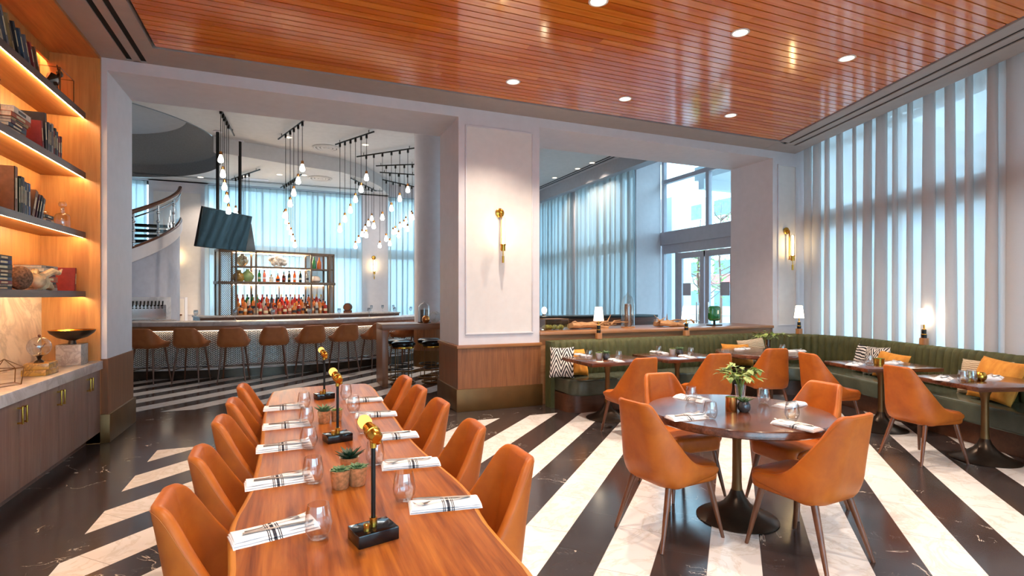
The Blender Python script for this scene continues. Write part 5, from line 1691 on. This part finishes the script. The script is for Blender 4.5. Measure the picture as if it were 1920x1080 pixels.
def planter(x, y, z, pot, label, prof, leafmat, kind, seed, sc_=1.0, rz=0):
    t = thing('succulent_pot', label, 'potted plant', (x, y, z), rz, 'small potted plants on the tables')
    pr = [(r_*sc_, h*sc_) for r_, h in prof]
    top = max(h for _, h in pr)
    obj('pot', MB().lathe(pr, 24), pot, t)
    rt = max(r_ for r_, h in pr if h > top*.95)
    obj('soil', MB().lathe([(0, top*.9), (rt*.88, top*.88)], 20), M['soil'], t)
    m = MB()
    if kind == 'aloe': rosette(m, (0,0,top*.88), .085*sc_, 9, seed, .55, .2, 4)
    elif kind == 'moss':
        for k in range(14):
            r = random.Random(seed+k); rosette(m, (r.uniform(-.6,.6)*rt, r.uniform(-.6,.6)*rt, top*.88), .026*sc_, 7, seed+k, .4, .4, 2)
    else:
        rosette(m, (0,0,top*.9), .05*sc_, 9, seed, .3, .42, 4)
    obj('rosette', m, leafmat, t, ang=20)
    return t
POT = [(0,0),(.03,0),(.033,.004),(.041,.072),(.043,.078),(.038,.078),(.034,.06)]
GLOBE = [(0,0),(.03,0),(.046,.02),(.05,.042),(.044,.066),(.034,.08),(.031,.08),(.03,.07)]
CYL = [(0,0),(.036,0),(.038,.004),(.038,.1),(.035,.1),(.034,.08)]
M['potglow'] = plain('crackled_copper', '#d9b486', .3, .65, var=.15, nscale=60)
for px, py, lab, lm, kd, sd in ((638,915,'crackled copper pot with a pale rosette, the nearest to the camera on the long table', M['succulent'], 'ros', 1), (670,909,'copper pot with a small grey green rosette beside the nearest one', M['succulent'], 'ros', 2), (655,889,'copper pot with a spiky dark aloe behind two rosette pots', M['aloe'], 'aloe', 3),
                            (608,793,'copper pot with a spiky succulent by the middle desk lamp of the long table', M['succulent'], 'aloe', 4), (631,789,'smaller copper pot partly hidden by the middle desk lamp pole', M['leafpale'], 'ros', 5)):
    p = at(px, py, .75); planter(p.x, p.y, .75, M['potglow'], lab, POT, lm, kd, sd, 1.0 if sd != 5 else .9)
M['ombre'] = plain('dark_ombre_glaze', '#57575c', .2, .6, var=.2)
p = at(1371, 771, .75); planter(p.x, p.y, .75, M['copper'], 'straight copper cup with a low green succulent on the near round table', CYL, M['leaf'], 'moss', 11)
p = at(1395, 772, .75); planter(p.x, p.y, .75, M['ombre'], 'round dark glazed pot with a small aloe on the near round table', GLOBE, M['succulent'], 'aloe', 12, .9)
for (px, py), w, sd in (((1123,673),'on the banquette table next to the pillar',21), ((1261,665),'on the middle straight banquette table',22)):
    p = at(px, py, .75); planter(p.x, p.y, .75, M['ceramic'], 'white ceramic pot with a succulent ' + w, POT, M['leafpale'], 'ros', sd)
    p = at(px+11, py+1, .75); planter(p.x+.02, p.y, .75, M['ombre'], 'round dark pot with a pointed succulent ' + w, GLOBE, M['succulent'], 'aloe', sd+5, .95)
p = at(1648, 684, .75); planter(p.x, p.y, .75, M['brass'], 'gold planter with a green succulent on the street-side table', [(0,0),(.045,0),(.052,.004),(.055,.075),(.05,.075),(.048,.06)], M['leaf'], 'moss', 31)
p = at(1814, 714, .75); planter(p.x, p.y, .75, M['brass'], 'gold ribbed planter on the table nearest the right edge', [(0,0),(.045,0),(.05,.004),(.052,.085),(.047,.085),(.046,.07)], M['leaf'], 'moss', 32)
p = at(1838, 714, .75)
solo('votive_cup', MB().lathe(GLOBE, 24), M['brass'], 'mottled gold votive cup on the table nearest the right edge', 'candle holder', (p.x, p.y, .75))
# leafy vases
def leafy(x, y, label, seed, H, nst, spread, lsz, vmat, vprof):
    r = random.Random(seed)
    t = thing('leafy_vase', label, 'vase', (x, y, .75), 0)
    obj('vase', MB().lathe(vprof, 22), vmat, t)
    st = MB(); lf = MB()
    for k in range(nst):
        a = 2*PI*k/nst + r.uniform(-.3,.3); l = spread*r.uniform(.6,1.1)
        p0 = Vector((0,0,.02)); p1 = Vector((.02*math.cos(a), .02*math.sin(a), H*.6)); p2 = Vector((l*.5*math.cos(a), l*.5*math.sin(a), H*r.uniform(.85,1.1))); p3 = Vector((l*math.cos(a), l*math.sin(a), H*r.uniform(.75,1.1)))
        st.tube([p0,p1,p2,p3], [.003,.003,.002,.001], 5)
        for q in range(10):
            f_ = .3+.7*q/9
            b_ = p1.lerp(p2, f_*2) if f_ < .5 else p2.lerp(p3, f_*2-1)
            d = Vector((math.cos(a+r.uniform(-1.3,1.3)), math.sin(a+r.uniform(-1.3,1.3)), r.uniform(-.6,.5))).normalized()
            s_ = d.cross(Vector((0,0,1))).normalized(); u = s_.cross(d)
            L = lsz*r.uniform(.7,1.2); W = L*.3
            lf.add([b_, b_+d*L*.45+s_*W+u*.004, b_+d*L-u*L*.12, b_+d*L*.45-s_*W+u*.004, b_+d*L*.45], [(0,1,4),(1,2,4),(4,2,3),(0,4,3)])
    obj('stems', st, M['leaf'], t); obj('leaves', lf, M['leafpale'], t, ang=80)
    return t
CLV = [(0,0),(.036,0),(.038,.006),(.034,.08),(.04,.15),(.038,.15),(.032,.08),(.03,.01),(0,.01)]
p = at(1388, 760, .75)
leafy(p.x, p.y, 'clear vase of pale green seeded branches on the near round table', 41, .26, 10, .15, .07, M['glass'], CLV)
p = at(1440, 655, .75)
leafy(p.x, p.y, 'small dark vase of drooping green leaves on the corner round table', 43, .24, 7, .26, .08, M['smoke'], CLV)

# ---------------------------------------------------------------- desk lamps on the long table
def make_desk():
    t = thing('desk_lamp', 'x', 'lamp')
    obj('base', MB().rbox(-.068,.068,-.052,.052,0,.042,.003), M['blackmarble'], t)
    k = MB().lathe([(0,.042),(.011,.042),(.011,.062),(.009,.064),(0,.064)], 16, (-.03,-.02,0))
    obj('knob', k, M['brass'], t)
    obj('pole', MB().cyl((.0,0,.06), (.0,0,.33), .0075), M['black'], t)
    c = MB().lathe([(0,.042),(.0125,.042),(.0125,.072),(0,.072)], 16); obj('collar', c, M['brass'], t)
    c = MB().lathe([(0,.3),(.011,.3),(.011,.33),(0,.33)], 14); c.sphere((.016,0,.318), .012, 10, 8)
    obj('swivel', c, M['brass'], t)
    Mx = Matrix.Translation((0,0,.345)) @ Matrix.Rotation(R(-72), 4, 'X')
    h = MB().lathe([(0,-.035),(.016,-.033),(.022,-.025),(.022,0.0),(.025,.002),(.025,.02),(.02,.024),(.02,.045),(0,.045)], 20, (0,0,0), Mx)
    hd = obj('lamp_head', h, M['brass'], t)
    obj('bulb', MB().lathe([(.012,.042),(.016,.052),(.023,.072),(.022,.09),(.014,.104),(0,.109)], 16, (0,0,0), Mx), M['amberbulb'], hd)
    return t
desk = Proto(make_desk)
GDL = 'black and brass desk lamps'
for px, py, w in ((700,1010,'nearest the camera'), (633,826,'in the middle of the row'), (608,747,'farthest from the camera')):
    p = at(px, py, .75); desk.place((p.x, p.y, .75), R(14), 'black desk lamp with amber bulb on the long table, ' + w, GDL)

# ---------------------------------------------------------------- banquette lamps
def make_tl():
    t = thing('table_lamp', 'x', 'lamp')
    obj('wooden_foot', MB().cyl((0,0,0), (0,0,.085), .052, .05, 24), M['lampwood'], t)
    obj('stem', MB().lathe([(0,.085),(.031,.085),(.031,.13),(.027,.135),(.027,.19),(.02,.195),(0,.195)], 20), M['black'], t)
    obj('brass_ring', MB().lathe([(.0315,.127),(.032,.134),(.028,.137)], 20), M['brass'], t)
    obj('brass_neck', MB().lathe([(0,.19),(.021,.19),(.021,.2),(.01,.205),(.01,.275),(0,.275)], 18), M['brass'], t)
    obj('lamp_shade', MB().lathe([(.074,.262),(.05,.462),(.048,.462),(.072,.262)], 30).lathe([(0,.452),(.048,.452)], 24), M['shade'], t)
    return t
tl = Proto(make_tl)
GTL = 'small lit table lamps on the banquette back'
tl.place((4.13, YB+.05, .921), 0, 'lit table lamp on the banquette back in front of the driftwood by the moss case', GTL)
tl.place((5.72, YB+.05, .921), 0, 'lit table lamp on the banquette back in front of the glass doors', GTL)
def on_back(px):
    best = min(range(len(PATH)), key=lambda i: abs(960 + FPX*((off(i,-.05).x)*CY - off(i,-.05).y*SY)/(off(i,-.05).x*SY + off(i,-.05).y*CY) - px) if (off(i,-.05).x*SY + off(i,-.05).y*CY) > 1 else 1e9)
    return best
for px, w in ((1499,'lit table lamp in the banquette corner below the narrow pier sconce'), (1732,'lit table lamp on the banquette back against the street curtains')):
    q = off(on_back(px), -.05); tl.place((q.x, q.y, .921), 0, w, GTL)

# ---------------------------------------------------------------- cushions
def cushion_mb(w, h, th, seed, n=22):
    r = random.Random(seed); ph = [r.uniform(0,6) for _ in range(4)]
    front = []; back = []
    for j in range(n+1):
        v = -1+2*j/n; rf = []; rb = []
        for i in range(n+1):
            u = -1+2*i/n
            x = u*w/2*(1-.07*(1-abs(v)**2)*abs(u)**3) ; z = v*h/2*(1-.07*(1-abs(u)**2)*abs(v)**3)
            t_ = th/2*((1-u**4)*(1-v**4))**.55
            wr = .006*math.sin(7*u+ph[0]+3*v)*math.sin(5*v+ph[1])*(1-abs(u*v))
            rf.append((x, -t_+wr*(t_ > .005), z)); rb.append((x, t_, z))
        front.append(rf); back.append(rb)
    m = MB().grid(front); m.grid(back, flip=True)
    return m
def cushion(i, d, px_w, h, th, mat, label, seed, z=.445, roll=0, lean=14, turn=0):
    """stands on the seat against the back at path index i"""
    p, nn = PATH[i]; q = p + nn*d
    ang = math.atan2(nn.y, nn.x) + PI/2      # local -y looks into the room
    o = obj('cushion', cushion_mb(px_w, h, th, seed), mat, None, ang=70)
    hh = h/2*math.cos(R(lean))*(abs(math.cos(R(roll))) + px_w/h*abs(math.sin(R(roll))))
    o.location = (q.x, q.y, z + hh)
    o.rotation_mode = 'XYZ'
    o.rotation_euler = (Matrix.Rotation(ang + R(turn), 3, 'Z') @ Matrix.Rotation(R(-lean), 3, 'X') @ Matrix.Rotation(R(roll), 3, 'Y')).to_euler()
    tag(o, label, 'cushion', 'cushions on the banquette')
    return o
def pidx(px):
    return on_back(px)
cushion(pidx(1034), .27, .34, .42, .14, M['chevcloth'], 'black and white chevron cushion at the pillar end of the banquette', 1, roll=-3, lean=18, turn=-42)
cushion(pidx(1064), .20, .36, .38, .14, M['orangevelvet'], 'orange velvet cushion at the pillar end of the banquette', 2, roll=4, lean=20, turn=10)
iC = pidx(1388)
cushion(iC, .2, .56, .4, .14, M['beigecloth'], 'beige rippled cushion in the banquette corner behind the round table', 3, roll=-4, lean=12)
cushion(pidx(1352), .30, .55, .36, .15, M['orangevelvet'], 'orange velvet cushion in the banquette corner behind the round table', 4, roll=3, lean=22)
cushion(pidx(1648), .17, .36, .4, .13, M['zebracloth'], 'black and white striped cushion on the street side, partly behind the other', 5, roll=3, lean=14)
cushion(pidx(1676), .2, .42, .4, .13, M['chevcloth'], 'black and white chevron cushion on the street side behind the gold planter', 6, roll=-3, lean=12)
cushion(pidx(1714), .27, .52, .36, .14, M['orangevelvet'], 'orange velvet cushion on the street side next to the chevron one', 7, roll=3, lean=18)
cushion(pidx(1884), .19, .58, .4, .14, M['beigecloth'], 'beige striped cushion nearest the right edge', 8, roll=-3, lean=14)
cushion(pidx(1930), .31, .5, .46, .16, M['orangevelvet'], 'large orange velvet cushion nearest the right edge, in front of the beige one', 9, roll=4, lean=22)

# ---------------------------------------------------------------- ledge ornaments
LZ = 1.032
def drift(x, y, L, label, seed, rz):
    r = random.Random(seed); m = MB()
    for k in range(4):
        y0 = r.uniform(-.06,.06); a = r.uniform(-L*.5,-L*.25); b_ = r.uniform(L*.15,L*.5)
        n = 9; pts = []; rad = []
        for i in range(n):
            t_ = i/(n-1)
            pts.append((a+(b_-a)*t_, y0+.05*math.sin(5*t_+seed+k)+.03*r.uniform(-1,1), .05+.022*math.sin(7*t_+k)+ (.05*t_*k/3)))
            rad.append(max(.008, (.045-.035*t_)*(.6+.4*math.sin(3*t_+1))))
        m.tube(pts, rad, 8)
    for k in range(6):
        x0 = r.uniform(-L*.4, L*.4); d = r.choice((-1, 1))
        m.tube([(x0, 0, .06), (x0+d*.08, r.uniform(-.06,.06), .09+r.uniform(0,.03)), (x0+d*.17, r.uniform(-.08,.08), .1+r.uniform(0,.12))], [.018,.012,.003], 6)
    m.box(-.12,.12,-.06,.06,0,.03)
    return solo('driftwood', m, M['drift'], label, 'driftwood', (x, y, LZ), rz)
p = at(1135, 608, LZ); drift(4.45, 7.2, 1.15, 'tan driftwood branch on the ledge between the moss case and the bell dome', 3, 0.05)
drift(5.95, 7.2, 1.15, 'tan driftwood branch on the ledge between the bell dome and the green glass head', 8, -.05)
cs = thing('glass_case', 'low glass terrarium box of moss on the ledge next to the big pillar', 'terrarium', (3.62, 7.16, LZ))
m = MB()
a, b_, h = .19, .12, .17
obj('case', MB().box(-a, a, -b_, b_, .01, h), M['cloche'], cs)
eg = MB()
for sx_ in (-a, a):
    for sy_ in (-b_, b_): eg.cyl((sx_, sy_, 0), (sx_, sy_, h), .004, None, 5)
for zz in (.006, h): eg.tube([(-a,-b_,zz),(a,-b_,zz),(a,b_,zz),(-a,b_,zz)], .004, 5, closed=True)
obj('edges', eg, M['oldbrass'], cs)
r = random.Random(5); ms = MB()
for k in range(22): ms.sphere((r.uniform(-.15,.15), r.uniform(-.08,.08), .03), r.uniform(.025,.042), 8, 6)
o = solo('moss', ms, M['moss'], 'clump of yellow green moss inside the glass terrarium box', 'moss', (3.62, 7.16, LZ+.012)); o['kind'] = 'stuff'
c2 = thing('bell_dome', 'tall pointed glass bell dome on the ledge with a cork roll inside', 'cloche', (5.0, 7.25, LZ))
obj('dome', MB().lathe([(.1,.02),(.103,.05),(.103,.38),(.094,.44),(.066,.5),(.026,.535),(.018,.545),(.02,.56),(0,.568)], 12), M['cloche'], c2)
obj('tray', MB().lathe([(0,0),(.115,0),(.115,.02),(0,.02)], 24), M['lampwood'], c2)
solo('cork_roll', MB().lathe([(0,0),(.05,0),(.055,.05),(.05,.2),(.058,.3),(.05,.36),(0,.365)], 14), M['fur'], 'rough brown cork roll inside the bell dome', 'ornament', (5.0, 7.25, LZ+.02))
gh = thing('green_glass_head', 'emerald green glass block ornament on a black stand on the ledge', 'ornament', (6.73, 7.2, LZ))
obj('glass_block', MB().rbox(-.11,.11,-.06,.06,.08,.34,.05,4), M['greenglass'], gh)
obj('stand', MB().rbox(-.12,.12,-.06,.06,0,.02,.003).cyl((0,0,.02),(0,0,.09),.02), M['black'], gh)
cd = thing('tea_light', 'small glowing candle on the dark counter behind the moss case', 'candle', (4.72, 9.75, 1.13))
obj('wax', MB().lathe([(0,0),(.04,0),(.04,.05),(0,.05)], 16), M['ceramic'], cd)
obj('flame', MB().sphere((0,0,.12), .05, 12, 10, (1,1,1.4)), M['candle'], cd)
bn = thing('lounge_counter', 'long dark wood counter in the lounge behind the ledge', 'counter', (5.9, 9.9, 0))
obj('cabinet', MB().box(-1.5,1.5,-.25,.25,0,1.08), M['darktable'], bn)
obj('worktop', MB().rbox(-1.52,1.52,-.28,.28,1.08,1.13,.005), M['black'], bn)

# ---------------------------------------------------------------- light
def light(kind, name, loc, energy, col, rot=None, **k):
    l = bpy.data.lights.new(name, kind); l.energy = energy; l.color = col
    for a, b_ in k.items(): setattr(l, a, b_)
    o = bpy.data.objects.new(name, l); o.location = loc
    if rot: o.rotation_euler = rot
    COL.objects.link(o)
    return o
for k, p in enumerate(DPOS):
    bar_ = p.y > 7.5
    light('SPOT', 'downlight_lamp', (p.x, p.y, p.z-.03), 80 if not bar_ else ((100 if p.x > -1 else 40) if p.x < 5 else 45), (1, .84, .68), None, spot_size=R(115), spot_blend=.7, shadow_soft_size=.06)
# the rest of the dining room's downlights, behind the camera
for x, y in ((-.3, .6), (2.0, -.6), (3.9, .9), (.3, -2.2), (3.2, -2.6), (1.0, 3.0)):
    light('SPOT', 'downlight_lamp', (x, y, CZ-.03), 84, (1, .84, .68), None, spot_size=R(115), spot_blend=.7, shadow_soft_size=.06)

w = bpy.data.worlds.new('overcast_sky'); sc.world = w; w.use_nodes = True
nt = w.node_tree; nt.nodes.clear()
o = nt.nodes.new('ShaderNodeOutputWorld'); bg = nt.nodes.new('ShaderNodeBackground')
bg.inputs[0].default_value = (.52, .80, 1.0, 1); bg.inputs[1].default_value = 2.9
nt.links.new(bg.outputs[0], o.inputs[0])

sc.view_settings.view_transform = 'Standard'
sc.view_settings.look = 'None'
sc.view_settings.exposure = 1.65
sc.view_settings.gamma = 1
sc.view_settings.use_curve_mapping = False
cy = sc.cycles
cy.use_denoising = True
cy.max_bounces = 7; cy.diffuse_bounces = 4; cy.glossy_bounces = 3; cy.transmission_bounces = 4; cy.transparent_max_bounces = 16
cy.caustics_reflective = False; cy.caustics_refractive = False
cy.sample_clamp_indirect = 4
cy.use_light_tree = True
cy.use_adaptive_sampling = True
cy.adaptive_threshold = .045
